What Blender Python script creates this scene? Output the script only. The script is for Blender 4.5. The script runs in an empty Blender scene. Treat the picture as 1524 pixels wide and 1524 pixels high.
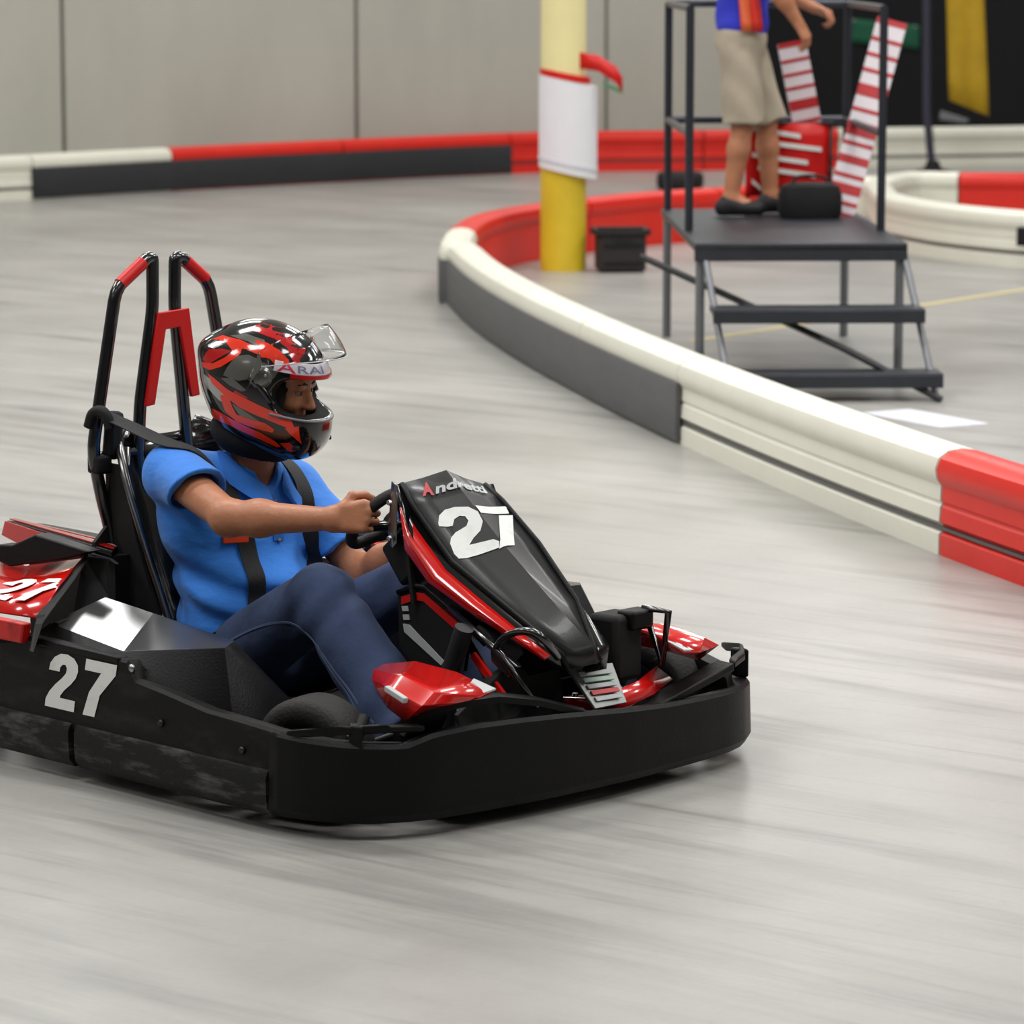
import bpy, bmesh, math, random
import numpy as np
from mathutils import Vector, Matrix
from mathutils.bvhtree import BVHTree

random.seed(7)
rng = np.random.RandomState(7)
S = bpy.context.scene
COL = S.collection

# ------------------------------------------------------------------ camera, world, lights, exposure
cam_d = bpy.data.cameras.new('camera')
cam = bpy.data.objects.new('camera', cam_d)
COL.objects.link(cam)
cam_d.sensor_width = 36.0
cam_d.lens = 5470.0 / 1524.0 * 36.0
TILT = math.atan(852.0 / 5470.0)
cam.location = (0, 0, 2.08)
cam.rotation_euler = (math.pi / 2 - TILT, 0, 0)
cam_d.clip_end = 200
cam_d.dof.use_dof = True
cam_d.dof.focus_distance = 9.25
cam_d.dof.aperture_fstop = 5.6
S.camera = cam

w = bpy.data.worlds.new('hall_ambient')
S.world = w
w.use_nodes = True
w.node_tree.nodes['Background'].inputs['Color'].default_value = (0.80, 0.83, 0.88, 1)
w.node_tree.nodes['Background'].inputs['Strength'].default_value = 0.08

S.view_settings.view_transform = 'Standard'
S.view_settings.look = 'None'
S.view_settings.gamma = 1
S.view_settings.use_curve_mapping = False
S.view_settings.exposure = 0.0


def ceiling_lamp(x, y, sx=2.4, sy=1.2, e=112, z=6.7):
    ld = bpy.data.lights.new('high_bay_lamp', 'AREA')
    ld.shape = 'RECTANGLE'
    ld.size = sx
    ld.size_y = sy
    ld.energy = e
    ld.color = (1.0, 0.99, 0.985)
    lo = bpy.data.objects.new('high_bay_lamp', ld)
    lo.location = (x, y, z)
    COL.objects.link(lo)
    return lo


for ly, le in ((-3, 4), (2, 26), (7, 140), (12, 205), (17, 140), (22, 130), (27, 105), (32, 105), (38, 90)):
    for lx in (-7.5, -2.5, 2.5, 7.5):
        ceiling_lamp(lx, ly, e=le)

# ------------------------------------------------------------------ helpers


def lin(c):
    return tuple(((v / 12.92) if v <= 0.04045 else ((v + 0.055) / 1.055) ** 2.4) for v in c)


def hx(r, g, b):
    return lin((r / 255.0, g / 255.0, b / 255.0)) + (1.0,)


MATS = {}


def mat(name, rgb, rough=0.5, metal=0.0, coat=0.0, spec=0.5, bump=0.0, bscale=60.0, scuff=None, sscale=9.0,
        samt=0.5, stretch=(1, 1, 1), trans=0.0, ior=1.45, sheen=0.0, var=0.0):
    """a principled material; scuff = colour of worn patches, var = brightness mottling"""
    m = bpy.data.materials.new(name)
    m.use_nodes = True
    nt = m.node_tree
    b = nt.nodes['Principled BSDF']
    col = rgb if len(rgb) == 4 else hx(*rgb)
    b.inputs['Base Color'].default_value = col
    b.inputs['Roughness'].default_value = rough
    b.inputs['Metallic'].default_value = metal
    b.inputs['Coat Weight'].default_value = coat
    b.inputs['Coat Roughness'].default_value = 0.06
    b.inputs['Specular IOR Level'].default_value = spec
    b.inputs['Transmission Weight'].default_value = trans
    b.inputs['IOR'].default_value = ior
    if sheen:
        b.inputs['Sheen Weight'].default_value = sheen
    if bump or scuff or var:
        tc = nt.nodes.new('ShaderNodeTexCoord')
        mp = nt.nodes.new('ShaderNodeMapping')
        mp.inputs['Scale'].default_value = stretch
        nt.links.new(tc.outputs['Object'], mp.inputs['Vector'])
    if bump:
        n = nt.nodes.new('ShaderNodeTexNoise')
        n.inputs['Scale'].default_value = bscale
        n.inputs['Detail'].default_value = 4
        nt.links.new(mp.outputs['Vector'], n.inputs['Vector'])
        bp = nt.nodes.new('ShaderNodeBump')
        bp.inputs['Strength'].default_value = bump
        bp.inputs['Distance'].default_value = 0.01
        nt.links.new(n.outputs['Fac'], bp.inputs['Height'])
        nt.links.new(bp.outputs['Normal'], b.inputs['Normal'])
    if scuff or var:
        n2 = nt.nodes.new('ShaderNodeTexNoise')
        n2.inputs['Scale'].default_value = sscale
        n2.inputs['Detail'].default_value = 7
        n2.inputs['Roughness'].default_value = 0.65
        nt.links.new(mp.outputs['Vector'], n2.inputs['Vector'])
        rp = nt.nodes.new('ShaderNodeValToRGB')
        mx = nt.nodes.new('ShaderNodeMix')
        mx.data_type = 'RGBA'
        mx.inputs['A'].default_value = col
        if scuff:
            rp.color_ramp.elements[0].position = 0.5
            rp.color_ramp.elements[1].position = 0.75
            mx.inputs['B'].default_value = scuff if len(scuff) == 4 else hx(*scuff)
            rp.color_ramp.elements[1].color = (samt, samt, samt, 1)
            mr = nt.nodes.new('ShaderNodeMath')
            mr.operation = 'MULTIPLY_ADD'
            mr.inputs[1].default_value = 0.35
            mr.inputs[2].default_value = rough
            nt.links.new(rp.outputs['Color'], mr.inputs[0])
            nt.links.new(mr.outputs[0], b.inputs['Roughness'])
        else:
            rp.color_ramp.elements[0].position = 0.3
            rp.color_ramp.elements[1].position = 0.7
            k = 1 - var
            mx.inputs['B'].default_value = (col[0] * k, col[1] * k, col[2] * k, 1)
        nt.links.new(n2.outputs['Fac'], rp.inputs['Fac'])
        nt.links.new(rp.outputs['Color'], mx.inputs['Factor'])
        nt.links.new(mx.outputs['Result'], b.inputs['Base Color'])
    MATS[name] = m
    return m


M_BLACK = mat('black_plastic', (14, 14, 15), rough=0.42, bump=0.12, bscale=180, spec=0.2)
M_SCUFF = mat('scuffed_black_plastic', (15, 15, 14), rough=0.5, spec=.22, scuff=(58, 57, 54), sscale=5, samt=0.6, stretch=(1, 1, 3.5), bump=0.1, bscale=90)
M_RAIL = mat('worn_rail_plastic', (22, 22, 22), rough=0.55, spec=.3, scuff=(112, 112, 110), sscale=6, samt=0.7, stretch=(1, 1, 4), bump=0.2, bscale=60)
M_DECK = mat('satin_black_deck', (24, 25, 28), rough=0.3, spec=0.9, coat=1.0)
M_DECK.node_tree.nodes['Principled BSDF'].inputs['Coat IOR'].default_value = 1.9
M_DECK.node_tree.nodes['Principled BSDF'].inputs['Coat Roughness'].default_value = 0.18
M_GLOSS = mat('gloss_black', (10, 10, 11), rough=0.16, spec=0.6, coat=0.4)
M_MATTE = mat('matte_black', (12, 12, 12), rough=0.75)
M_RUBBER = mat('tyre_rubber', (26, 25, 24), rough=0.7, bump=0.25, bscale=120)
M_RED = mat('gloss_red', (214, 20, 15), rough=0.2, coat=1.0, spec=0.6)
M_REDFLAT = mat('satin_red', (204, 18, 13), rough=0.4)
M_WHITE = mat('white_vinyl', (226, 228, 224), rough=0.45, scuff=(160, 160, 156), sscale=30, samt=0.25)
M_SILVER = mat('silver_vinyl', (186, 190, 190), rough=0.4)
M_PINK = mat('faded_red_vinyl', (206, 70, 72), rough=0.4)
M_STEEL = mat('black_steel', (16, 17, 20), rough=0.2, spec=0.8, coat=0.6)
M_METAL = mat('bare_metal', (170, 170, 172), rough=0.32, metal=1.0)
M_DARKMETAL = mat('dark_metal', (60, 60, 62), rough=0.4, metal=0.8)
M_ALU = mat('brushed_aluminium', (160, 164, 160), rough=0.4, metal=0.6, var=0.15, sscale=20)
M_SKIN = mat('tanned_skin', (188, 126, 92), rough=0.45, var=0.14, sscale=22, bump=0.12, bscale=90)
M_SHIRT = mat('blue_polo_fabric', (54, 134, 232), rough=0.8, bump=0.5, bscale=15, sheen=0.2, stretch=(1, 1, 1.8))
M_SHIRTD = mat('blue_polo_rib', (44, 112, 200), rough=0.85, bump=0.2, bscale=260)
M_JEANS = mat('blue_denim', (64, 79, 114), rough=0.9, var=0.28, sscale=9, bump=0.8, bscale=10)
M_STITCH = mat('denim_seam', (92, 106, 140), rough=0.85)
M_WEB = mat('black_webbing', (20, 20, 22), rough=0.65, bump=0.2, bscale=300)
M_ORANGE = mat('orange_red_tab', (226, 74, 24), rough=0.5)
M_HRED = mat('helmet_red', (232, 52, 26), rough=0.14, coat=0.8)
M_HDRED = mat('helmet_dark_red', (178, 20, 24), rough=0.14, coat=0.8)
M_HGREY = mat('helmet_grey', (104, 104, 98), rough=0.2, coat=0.8, metal=0.3)
M_HSILV = mat('helmet_silver', (168, 170, 164), rough=0.2, coat=0.8, metal=0.3)
M_PAD = mat('helmet_padding', (12, 12, 12), rough=0.9, bump=0.2, bscale=200)
M_EYEW = mat('eye_white', (138, 126, 118), rough=0.35)
M_EYE = mat('iris_brown', (46, 28, 18), rough=0.15)
M_HAIR = mat('brown_hair', (48, 34, 24), rough=0.7, bump=0.4, bscale=150)
M_SHOE = mat('dark_shoe', (26, 26, 28), rough=0.6)
M_VISOR = bpy.data.materials.new('clear_visor')
M_VISOR.use_nodes = True
_b = M_VISOR.node_tree.nodes['Principled BSDF']
_b.inputs['Base Color'].default_value = (0.93, 0.94, 0.95, 1)
_b.inputs['Roughness'].default_value = 0.05
_b.inputs['Transmission Weight'].default_value = 1.0
_b.inputs['IOR'].default_value = 1.14


def link(o, parent=None):
    COL.objects.link(o)
    if parent is not None:
        o.parent = parent
    return o


def meshobj(name, verts, faces, m, parent=None, smooth=False, bevel=0.0, solid=0.0, segs=2, kind=None, label=None,
            angle=None, solid_off=-1.0):
    me = bpy.data.meshes.new(name)
    me.from_pydata([tuple(v) for v in verts], [], [tuple(f) for f in faces])
    bm = bmesh.new()
    bm.from_mesh(me)
    bmesh.ops.remove_doubles(bm, verts=bm.verts, dist=1e-5)
    bmesh.ops.recalc_face_normals(bm, faces=bm.faces)
    bm.to_mesh(me)
    bm.free()
    ms = m if isinstance(m, (list, tuple)) else [m]
    for q in ms:
        me.materials.append(q)
    if smooth:
        me.polygons.foreach_set('use_smooth', [True] * len(me.polygons))
        if angle:
            me.set_sharp_from_angle(angle=math.radians(angle))
    o = bpy.data.objects.new(name, me)
    link(o, parent)
    if solid:
        s = o.modifiers.new('thick', 'SOLIDIFY')
        s.thickness = solid
        s.offset = solid_off
    if bevel:
        b = o.modifiers.new('bevel', 'BEVEL')
        b.width = bevel
        b.segments = segs
        b.limit_method = 'ANGLE'
        b.angle_limit = math.radians(35)
        b.harden_normals = False
        me.polygons.foreach_set('use_smooth', [True] * len(me.polygons))
        me.set_sharp_from_angle(angle=math.radians(40))
    if kind:
        o['kind'] = kind
    if label:
        o['label'] = label
    return o


def empty(name, loc, rz=0.0, label=None, cat=None, group=None):
    o = bpy.data.objects.new(name, None)
    o.empty_display_size = 0.1
    o.location = loc
    o.rotation_euler = (0, 0, rz)
    link(o)
    return tag(o, label, cat, group)


def tag(o, label=None, cat=None, group=None, kind=None):
    for k, v in (('label', label), ('category', cat), ('group', group), ('kind', kind)):
        if v:
            o[k] = v
    return o


class G:
    """collects simple solids into one vertex and face list"""

    def __init__(self):
        self.v = []
        self.f = []

    def add(self, v, f):
        n = len(self.v)
        self.v += [Vector(p) for p in v]
        self.f += [tuple(i + n for i in q) for q in f]
        return self

    def box(self, c, s, rot=None):
        R = rot or Matrix.Identity(3)
        c = Vector(c)
        vs = []
        for x in (-.5, .5):
            for y in (-.5, .5):
                for z in (-.5, .5):
                    vs.append(c + R @ Vector((x * s[0], y * s[1], z * s[2])))
        return self.add(vs, [(0, 1, 3, 2), (4, 6, 7, 5), (0, 4, 5, 1), (2, 3, 7, 6), (0, 2, 6, 4), (1, 5, 7, 3)])

    def prism(self, poly, d):
        """3-D polygon pushed along the vector d"""
        n = len(poly)
        d = Vector(d)
        vs = [Vector(p) for p in poly] + [Vector(p) + d for p in poly]
        fs = [tuple(range(n)), tuple(range(2 * n - 1, n - 1, -1))]
        for i in range(n):
            j = (i + 1) % n
            fs.append((i, i + n, j + n, j))
        return self.add(vs, fs)

    def tube(self, pts, r, n=10, closed=False, cap=True):
        pts = [Vector(p) for p in pts]
        L = len(pts)
        rs = r if isinstance(r, (list, tuple)) else [r] * L
        tang = []
        for i in range(L):
            if closed:
                t = pts[(i + 1) % L] - pts[i - 1]
            else:
                t = pts[min(i + 1, L - 1)] - pts[max(i - 1, 0)]
            tang.append(t.normalized())
        up = Vector((0, 0, 1))
        if abs(tang[0].dot(up)) > 0.9:
            up = Vector((1, 0, 0))
        u = (up - tang[0] * up.dot(tang[0])).normalized()
        vs = []
        for i in range(L):
            u = (u - tang[i] * u.dot(tang[i])).normalized()
            v = tang[i].cross(u)
            for k in range(n):
                a = 2 * math.pi * k / n
                vs.append(pts[i] + (u * math.cos(a) + v * math.sin(a)) * rs[i])
        fs = []
        for i in range(L if closed else L - 1):
            j = (i + 1) % L
            for k in range(n):
                l = (k + 1) % n
                fs.append((i * n + k, i * n + l, j * n + l, j * n + k))
        if cap and not closed:
            fs.append(tuple(range(n - 1, -1, -1)))
            fs.append(tuple((L - 1) * n + k for k in range(n)))
        return self.add(vs, fs)

    def loft(self, rows, close_u=False, close_v=False, cap=False):
        R, C = len(rows), len(rows[0])
        vs = [p for r in rows for p in r]
        fs = []
        for i in range(R if close_u else R - 1):
            for j in range(C if close_v else C - 1):
                a, b = i, (i + 1) % R
                c, d = j, (j + 1) % C
                fs.append((a * C + c, a * C + d, b * C + d, b * C + c))
        if cap:
            fs.append(tuple(range(C)))
            fs.append(tuple(range(R * C - 1, (R - 1) * C - 1, -1)))
        return self.add(vs, fs)

    def lathe(self, prof, c, ax, n=28):
        """prof = (radius, offset along axis) pairs, closed ring profile"""
        ax = Vector(ax).normalized()
        t = Vector((0, 0, 1)) if abs(ax.z) < 0.9 else Vector((1, 0, 0))
        u = (t - ax * t.dot(ax)).normalized()
        v = ax.cross(u)
        c = Vector(c)
        rows = []
        for k in range(n):
            a = 2 * math.pi * k / n
            d = u * math.cos(a) + v * math.sin(a)
            rows.append([c + d * r + ax * h for r, h in prof])
        return self.loft(rows, close_u=True)

    def obj(self, name, m, parent=None, **kw):
        return meshobj(name, self.v, self.f, m, parent, **kw)


def smooth_path(pts, it=2, closed=False):
    pts = [Vector(p) for p in pts]
    for _ in range(it):
        q = []
        n = len(pts)
        if not closed:
            q.append(pts[0])
        for i in range(n if closed else n - 1):
            a, b = pts[i], pts[(i + 1) % n]
            q += [a * .75 + b * .25, a * .25 + b * .75]
        if not closed:
            q.append(pts[-1])
        pts = q
    return pts


def resample(pts, n):
    pts = [Vector(p) for p in pts]
    d = [0.0]
    for a, b in zip(pts, pts[1:]):
        d.append(d[-1] + (b - a).length)
    out = []
    for i in range(n):
        t = d[-1] * i / (n - 1)
        k = 0
        while k < len(d) - 2 and d[k + 1] < t:
            k += 1
        f = (t - d[k]) / max(d[k + 1] - d[k], 1e-9)
        out.append(pts[k].lerp(pts[k + 1], min(max(f, 0), 1)))
    return out


# ------------------------------------------------------------------ signed distance bodies
def V3(p):
    return np.array(p, dtype=np.float64)


def d_cap(P, a, b, r1, r2):
    a, b = V3(a), V3(b)
    ba = b - a
    t = np.clip(((P - a) @ ba) / max(ba @ ba, 1e-12), 0, 1)
    return np.linalg.norm(P - a - t[:, None] * ba, axis=1) - (r1 + (r2 - r1) * t)


def d_ell(P, c, r, R=None):
    q = P - V3(c)
    if R is not None:
        q = q @ R
    r = V3(r)
    k0 = np.linalg.norm(q / r, axis=1)
    k1 = np.linalg.norm(q / (r * r), axis=1)
    return k0 * (k0 - 1) / np.maximum(k1, 1e-9)


def smin(a, b, k):
    h = np.clip(.5 + .5 * (b - a) / k, 0, 1)
    return b * (1 - h) + a * h - k * h * (1 - h)


def smax(a, b, k):
    return -smin(-a, -b, k)


def polygonise(f, lo, hi, h, name, m, parent=None, B=12):
    """surface nets on a sparse block grid"""
    lo, hi = V3(lo), V3(hi)
    nb = np.ceil((hi - lo) / (h * B)).astype(int)
    N = nb * B + 1
    g = np.full(N, 1.0, dtype=np.float32)
    bc = np.stack(np.meshgrid(*[np.arange(n) for n in nb], indexing='ij'), -1).reshape(-1, 3)
    cen = lo + (bc * B + B / 2.0) * h
    dc = f(cen)
    rad = B * h * 0.87 * 1.35 + 0.02
    loc = np.stack(np.meshgrid(*[np.arange(B + 1)] * 3, indexing='ij'), -1).reshape(-1, 3)
    near = np.abs(dc) < rad
    for b, d in zip(bc[~near], dc[~near]):
        if d < 0:
            s = b * B
            g[s[0]:s[0] + B + 1, s[1]:s[1] + B + 1, s[2]:s[2] + B + 1] = -1.0
    nbk = bc[near]
    for i in range(0, len(nbk), 60):
        ch = nbk[i:i + 60]
        idx = (ch[:, None, :] * B + loc[None]).reshape(-1, 3)
        val = f(lo + idx * h)
        g[idx[:, 0], idx[:, 1], idx[:, 2]] = val
    ins = g < 0
    c = [(0, 0, 0), (1, 0, 0), (0, 1, 0), (1, 1, 0), (0, 0, 1), (1, 0, 1), (0, 1, 1), (1, 1, 1)]
    sl = lambda a, o: a[o[0]:N[0] - 1 + o[0], o[1]:N[1] - 1 + o[1], o[2]:N[2] - 1 + o[2]]
    cnt = sum(sl(ins, o).astype(np.int8) for o in c)
    act = np.argwhere((cnt > 0) & (cnt < 8))
    vid = np.full(N - 1, -1, dtype=np.int64)
    vid[act[:, 0], act[:, 1], act[:, 2]] = np.arange(len(act))
    acc = np.zeros((len(act), 3))
    num = np.zeros(len(act))
    for a in range(8):
        for b in range(a + 1, 8):
            da = np.array(c[b]) - np.array(c[a])
            if np.abs(da).sum() != 1:
                continue
            ga = g[act[:, 0] + c[a][0], act[:, 1] + c[a][1], act[:, 2] + c[a][2]].astype(float)
            gb = g[act[:, 0] + c[b][0], act[:, 1] + c[b][1], act[:, 2] + c[b][2]].astype(float)
            x = (ga < 0) != (gb < 0)
            t = np.where(x, ga / np.where(x, ga - gb, 1), 0)
            p = np.array(c[a])[None] + t[:, None] * da[None]
            acc += np.where(x[:, None], p, 0)
            num += x
    v = lo + (act + acc / num[:, None]) * h
    for _ in range(2):
        e = h * 0.4
        d0 = f(v)
        gr = np.stack([f(v + np.eye(3)[k] * e) - d0 for k in range(3)], 1) / e
        n2 = np.maximum((gr * gr).sum(1), 0.2)
        v = v - np.clip(d0 / n2, -h, h)[:, None] * gr * 0.8
    F = []
    for ax in range(3):
        o = [0, 0, 0]
        o[ax] = 1
        a0 = ins[tuple(slice(0, N[k] - (1 if k == ax else 0)) for k in range(3))]
        a1 = ins[tuple(slice(1 if k == ax else 0, N[k]) for k in range(3))]
        e = np.argwhere(a0 != a1)
        u, w_ = [k for k in range(3) if k != ax]
        ok = (e[:, u] > 0) & (e[:, w_] > 0) & (e[:, u] < N[u] - 1) & (e[:, w_] < N[w_] - 1)
        e = e[ok]
        q = []
        for du, dw in ((-1, -1), (0, -1), (0, 0), (-1, 0)):
            t = e.copy()
            t[:, u] += du
            t[:, w_] += dw
            q.append(vid[t[:, 0], t[:, 1], t[:, 2]])
        q = np.stack(q, 1)
        flip = a0[e[:, 0], e[:, 1], e[:, 2]]
        if ax == 1:
            flip = ~flip
        q[~flip] = q[~flip][:, ::-1]
        F.append(q)
    F = np.concatenate(F)
    F = F[(F >= 0).all(1)]
    me = bpy.data.meshes.new(name)
    me.from_pydata(v.tolist(), [], F.tolist())
    me.update()
    me.materials.append(m)
    me.polygons.foreach_set('use_smooth', [True] * len(me.polygons))
    o = bpy.data.objects.new(name, me)
    link(o, parent)
    return o


def unit(v):
    v = V3(v)
    return v / np.linalg.norm(v)


def hand_prims(W, f, n, thumb, curl=(0.9, 1.25, 0.8), size=1.0):
    """W wrist, f towards the knuckles, n out of the back of the hand, thumb = side of the thumb"""
    W = V3(W)
    f = unit(f)
    n = unit(V3(n) - f * (V3(n) @ f))
    s = np.cross(n, f)
    if s @ V3(thumb) < 0:
        s = -s
    P = []
    L = [(.030, .083, .041, .026, .020), (.010, .087, .045, .029, .021), (-.011, .083, .042, .027, .020), (-.031, .074, .033, .021, .018)]
    for k, (off, fl, l1, l2, l3) in enumerate(L):
        kn = W + f * fl * size + s * off * size
        P.append(('palm', W + s * off * .55, kn, .017, .0135))
        a = 0.0
        p = kn
        r = .0098 - .0006 * k
        for j, (l, cu) in enumerate(zip((l1, l2, l3), curl)):
            a += cu + (0.06 * (k % 2))
            d = f * math.cos(a) - n * math.sin(a)
            q = p + d * l * size
            P.append(('fin', p, q, r - .0006 * j, r - .0006 * (j + 1)))
            p = q
    t0 = W + f * .028 + s * .024
    t1 = t0 + (f * .6 + s * .75 - n * .25) / np.linalg.norm(f * .6 + s * .75 - n * .25) * .042
    t2 = t1 + unit(f * .9 + s * .05 - n * .55) * .034
    t3 = t2 + unit(f * .6 - s * .25 - n * .75) * .026
    P += [('palm', W + f * .01 + s * .01, t0, .018, .016), ('thumb', t0, t1, .0145, .0115), ('thumb', t1, t2, .0115, .0105), ('thumb', t2, t3, .0102, .0088)]
    return P


def d_hand(P, prims):
    d = None
    for kind, a, b, r1, r2 in prims:
        x = d_cap(P, a, b, r1, r2)
        if d is None:
            d = x
        else:
            d = smin(d, x, {'palm': .012, 'fin': .0035, 'thumb': .006}[kind])
    return d


def d_head(P, c, R):
    """a head with brow, nose, lips, jaw and ears; columns of R are forward, left, up"""
    q = (P - V3(c)) @ R
    d = d_ell(q, (-.012, 0, .03), (.098, .076, .095))
    d = smin(d, d_ell(q, (.022, 0, -.045), (.066, .056, .07)), .04)
    d = smin(d, d_ell(q, (.058, 0, -.098), (.026, .028, .02)), .03)
    d = smin(d, d_cap(q, (.078, -.03, .022), (.078, .03, .022), .011, .011), .02)
    for s in (-1, 1):
        d = smin(d, d_ell(q, (.062, s * .038, -.032), (.024, .022, .02)), .025)
        d = smax(d, -d_ell(q, (.094, s * .031, .0), (.017, .017, .0115)), .008)
        d = smin(d, d_ell(q, (.082, s * .031, .0105), (.0105, .0165, .0062)), .005)
        d = smin(d, d_ell(q, (.081, s * .031, -.0125), (.0095, .015, .005)), .005)
        d = smin(d, d_ell(q, (-.008, s * .077, -.012), (.018, .008, .031)), .008)
    d = smin(d, d_cap(q, (.086, 0, .008), (.108, 0, -.034), .008, .0125), .012)
    for s in (-1, 1):
        d = smin(d, d_ell(q, (.098, s * .011, -.038), (.011, .008, .008)), .008)
    d = smin(d, d_cap(q, (.083, -.018, -.064), (.083, .018, -.064), .0065, .0065), .006)
    d = smin(d, d_cap(q, (.080, -.016, -.077), (.080, .016, -.077), .0072, .0072), .006)
    return d


def eyes(c, R, parent):
    for s in (-1, 1):
        p = V3(c) + R @ np.array([.0775, s * .031, -.001])
        g = G()
        g.lathe([(0.0001, .0120), (.0058, .0105), (.0100, .0065), (.0120, 0), (.0100, -.0065), (.0001, -.0120)], p, R @ np.array([1, s * .1, 0]), 16)
        e = g.obj('eye', M_EYEW, parent, smooth=True)
        q = p + R @ np.array([.0103, 0, 0])
        g = G().lathe([(.0001, .0022), (.0035, .0018), (.0058, .0003), (.0055, -.001), (.0001, -.001)], q, R @ np.array([1, s * .1, 0]), 14)
        g.obj('iris', M_EYE, e, smooth=True)
        g = G().tube([V3(c) + R @ np.array([x0, s * y0, z]) for x0, y0, z in ((.0925, .012, .0205), (.0905, .028, .025), (.081, .044, .0205))], [.0028, .0038, .0022], 8)
        g.obj('eyebrow', M_HAIR, parent, smooth=True)


def bvh_of(o):
    dg = bpy.context.evaluated_depsgraph_get()
    dg.update()
    e = o.evaluated_get(dg)
    me = e.to_mesh()
    b = BVHTree.FromPolygons([v.co.copy() for v in me.vertices], [tuple(p.vertices) for p in me.polygons])
    e.to_mesh_clear()
    return b


def cast_mesh(verts, tri, bvh, d, off):
    """drop a fine flat mesh onto a surface along d and lift it by off"""
    d = Vector(d).normalized()
    out = []
    ok = []
    for p in verts:
        h, n, i, dist = bvh.ray_cast(Vector(p) - d * 0.4, d)
        if h is None:
            out.append(Vector(p))
            ok.append(False)
        else:
            out.append(h - d * off)
            ok.append(True)
    return out, [f for f in tri if all(ok[i] for i in f)]


def fine_poly(polys, cell):
    """2-D outlines -> fine triangulated 2-D mesh"""
    bm = bmesh.new()
    for poly in polys:
        vs = [bm.verts.new((x, y, 0)) for x, y in poly]
        es = [bm.edges.new((vs[i], vs[(i + 1) % len(vs)])) for i in range(len(vs))]
        bmesh.ops.triangle_fill(bm, edges=es, use_beauty=True, use_dissolve=False)
    xs = [v.co.x for v in bm.verts]
    ys = [v.co.y for v in bm.verts]
    x = min(xs) + cell
    while x < max(xs):
        bmesh.ops.bisect_plane(bm, geom=bm.verts[:] + bm.edges[:] + bm.faces[:], plane_co=(x, 0, 0), plane_no=(1, 0, 0))
        x += cell
    y = min(ys) + cell
    while y < max(ys):
        bmesh.ops.bisect_plane(bm, geom=bm.verts[:] + bm.edges[:] + bm.faces[:], plane_co=(0, y, 0), plane_no=(0, 1, 0))
        y += cell
    bm.verts.index_update()
    v = [(q.co.x, q.co.y) for q in bm.verts]
    f = [tuple(q.index for q in p.verts) for p in bm.faces]
    bm.free()
    return v, f


def decal(name, polys, o, U_, V_, d, target, off, m, parent, cell=0.012, label=None):
    v, f = fine_poly(polys, cell)
    o, U_, V_ = Vector(o), Vector(U_), Vector(V_)
    p3 = [o + U_ * x + V_ * y for x, y in v]
    p3, f = cast_mesh(p3, f, target, d, off)
    return islands(name, p3, f, m, parent, label)


def islands(name, v, f, m, parent, label=None, least=3e-5):
    """one object per connected piece"""
    par = list(range(len(v)))

    def root(i):
        while par[i] != i:
            par[i] = par[par[i]]
            i = par[i]
        return i
    for q in f:
        for i in q[1:]:
            par[root(i)] = root(q[0])
    groups = {}
    for q in f:
        groups.setdefault(root(q[0]), []).append(q)
    for fs in groups.values():
        ar = sum(((Vector(v[q[1]]) - Vector(v[q[0]])).cross(Vector(v[q[-1]]) - Vector(v[q[0]]))).length / 2 for q in fs)
        if ar < least:
            continue
        ids = sorted({i for q in fs for i in q})
        mp_ = {i: k for k, i in enumerate(ids)}
        meshobj(name, [v[i] for i in ids], [tuple(mp_[i] for i in q) for q in fs], m, parent, smooth=True, label=label)


def strip(pts, wid):
    """outline of a thick stroke"""
    pts = [Vector((p[0], p[1])) for p in pts]
    l, r = [], []
    for i, p in enumerate(pts):
        a = pts[max(i - 1, 0)]
        b = pts[min(i + 1, len(pts) - 1)]
        t = (b - a).normalized()
        n = Vector((-t.y, t.x))
        l.append(p + n * wid / 2)
        r.append(p - n * wid / 2)
    return [tuple(q) for q in l + r[::-1]]


def glyph2(x0=0.0):
    o = [(2, 66), (3, 78), (10, 90), (22, 98), (36, 99), (50, 94), (59, 84), (61, 72), (58, 60), (50, 48), (38, 35), (31, 24), (31, 20), (62, 20), (62, 0),
         (2, 0), (2, 14), (8, 28), (18, 42), (30, 55), (37, 65), (38, 74), (34, 80), (28, 79), (24, 73), (24, 66)]
    return [[(x0 + x / 100, y / 100) for x, y in o]]


def glyph7(x0=0.0):
    return [[(x0 + .0, .99), (x0 + .62, .99), (x0 + .62, .8), (x0 + .36, .4), (x0 + .3, 0), (x0 + .06, 0), (x0 + .14, .42), (x0 + .33, .79), (x0 + .0, .79)]]


def text_polys(s, bold=0.02):
    c = bpy.data.curves.new('lettering', 'FONT')
    c.body = s
    c.offset = bold
    c.resolution_u = 3
    o = bpy.data.objects.new('lettering', c)
    COL.objects.link(o)
    dg = bpy.context.evaluated_depsgraph_get()
    dg.update()
    me = o.evaluated_get(dg).to_mesh()
    v = [(q.co.x, q.co.y) for q in me.vertices]
    f = [tuple(p.vertices) for p in me.polygons]
    o.evaluated_get(dg).to_mesh_clear()
    bpy.data.objects.remove(o)
    bpy.data.curves.remove(c)
    return v, f


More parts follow.
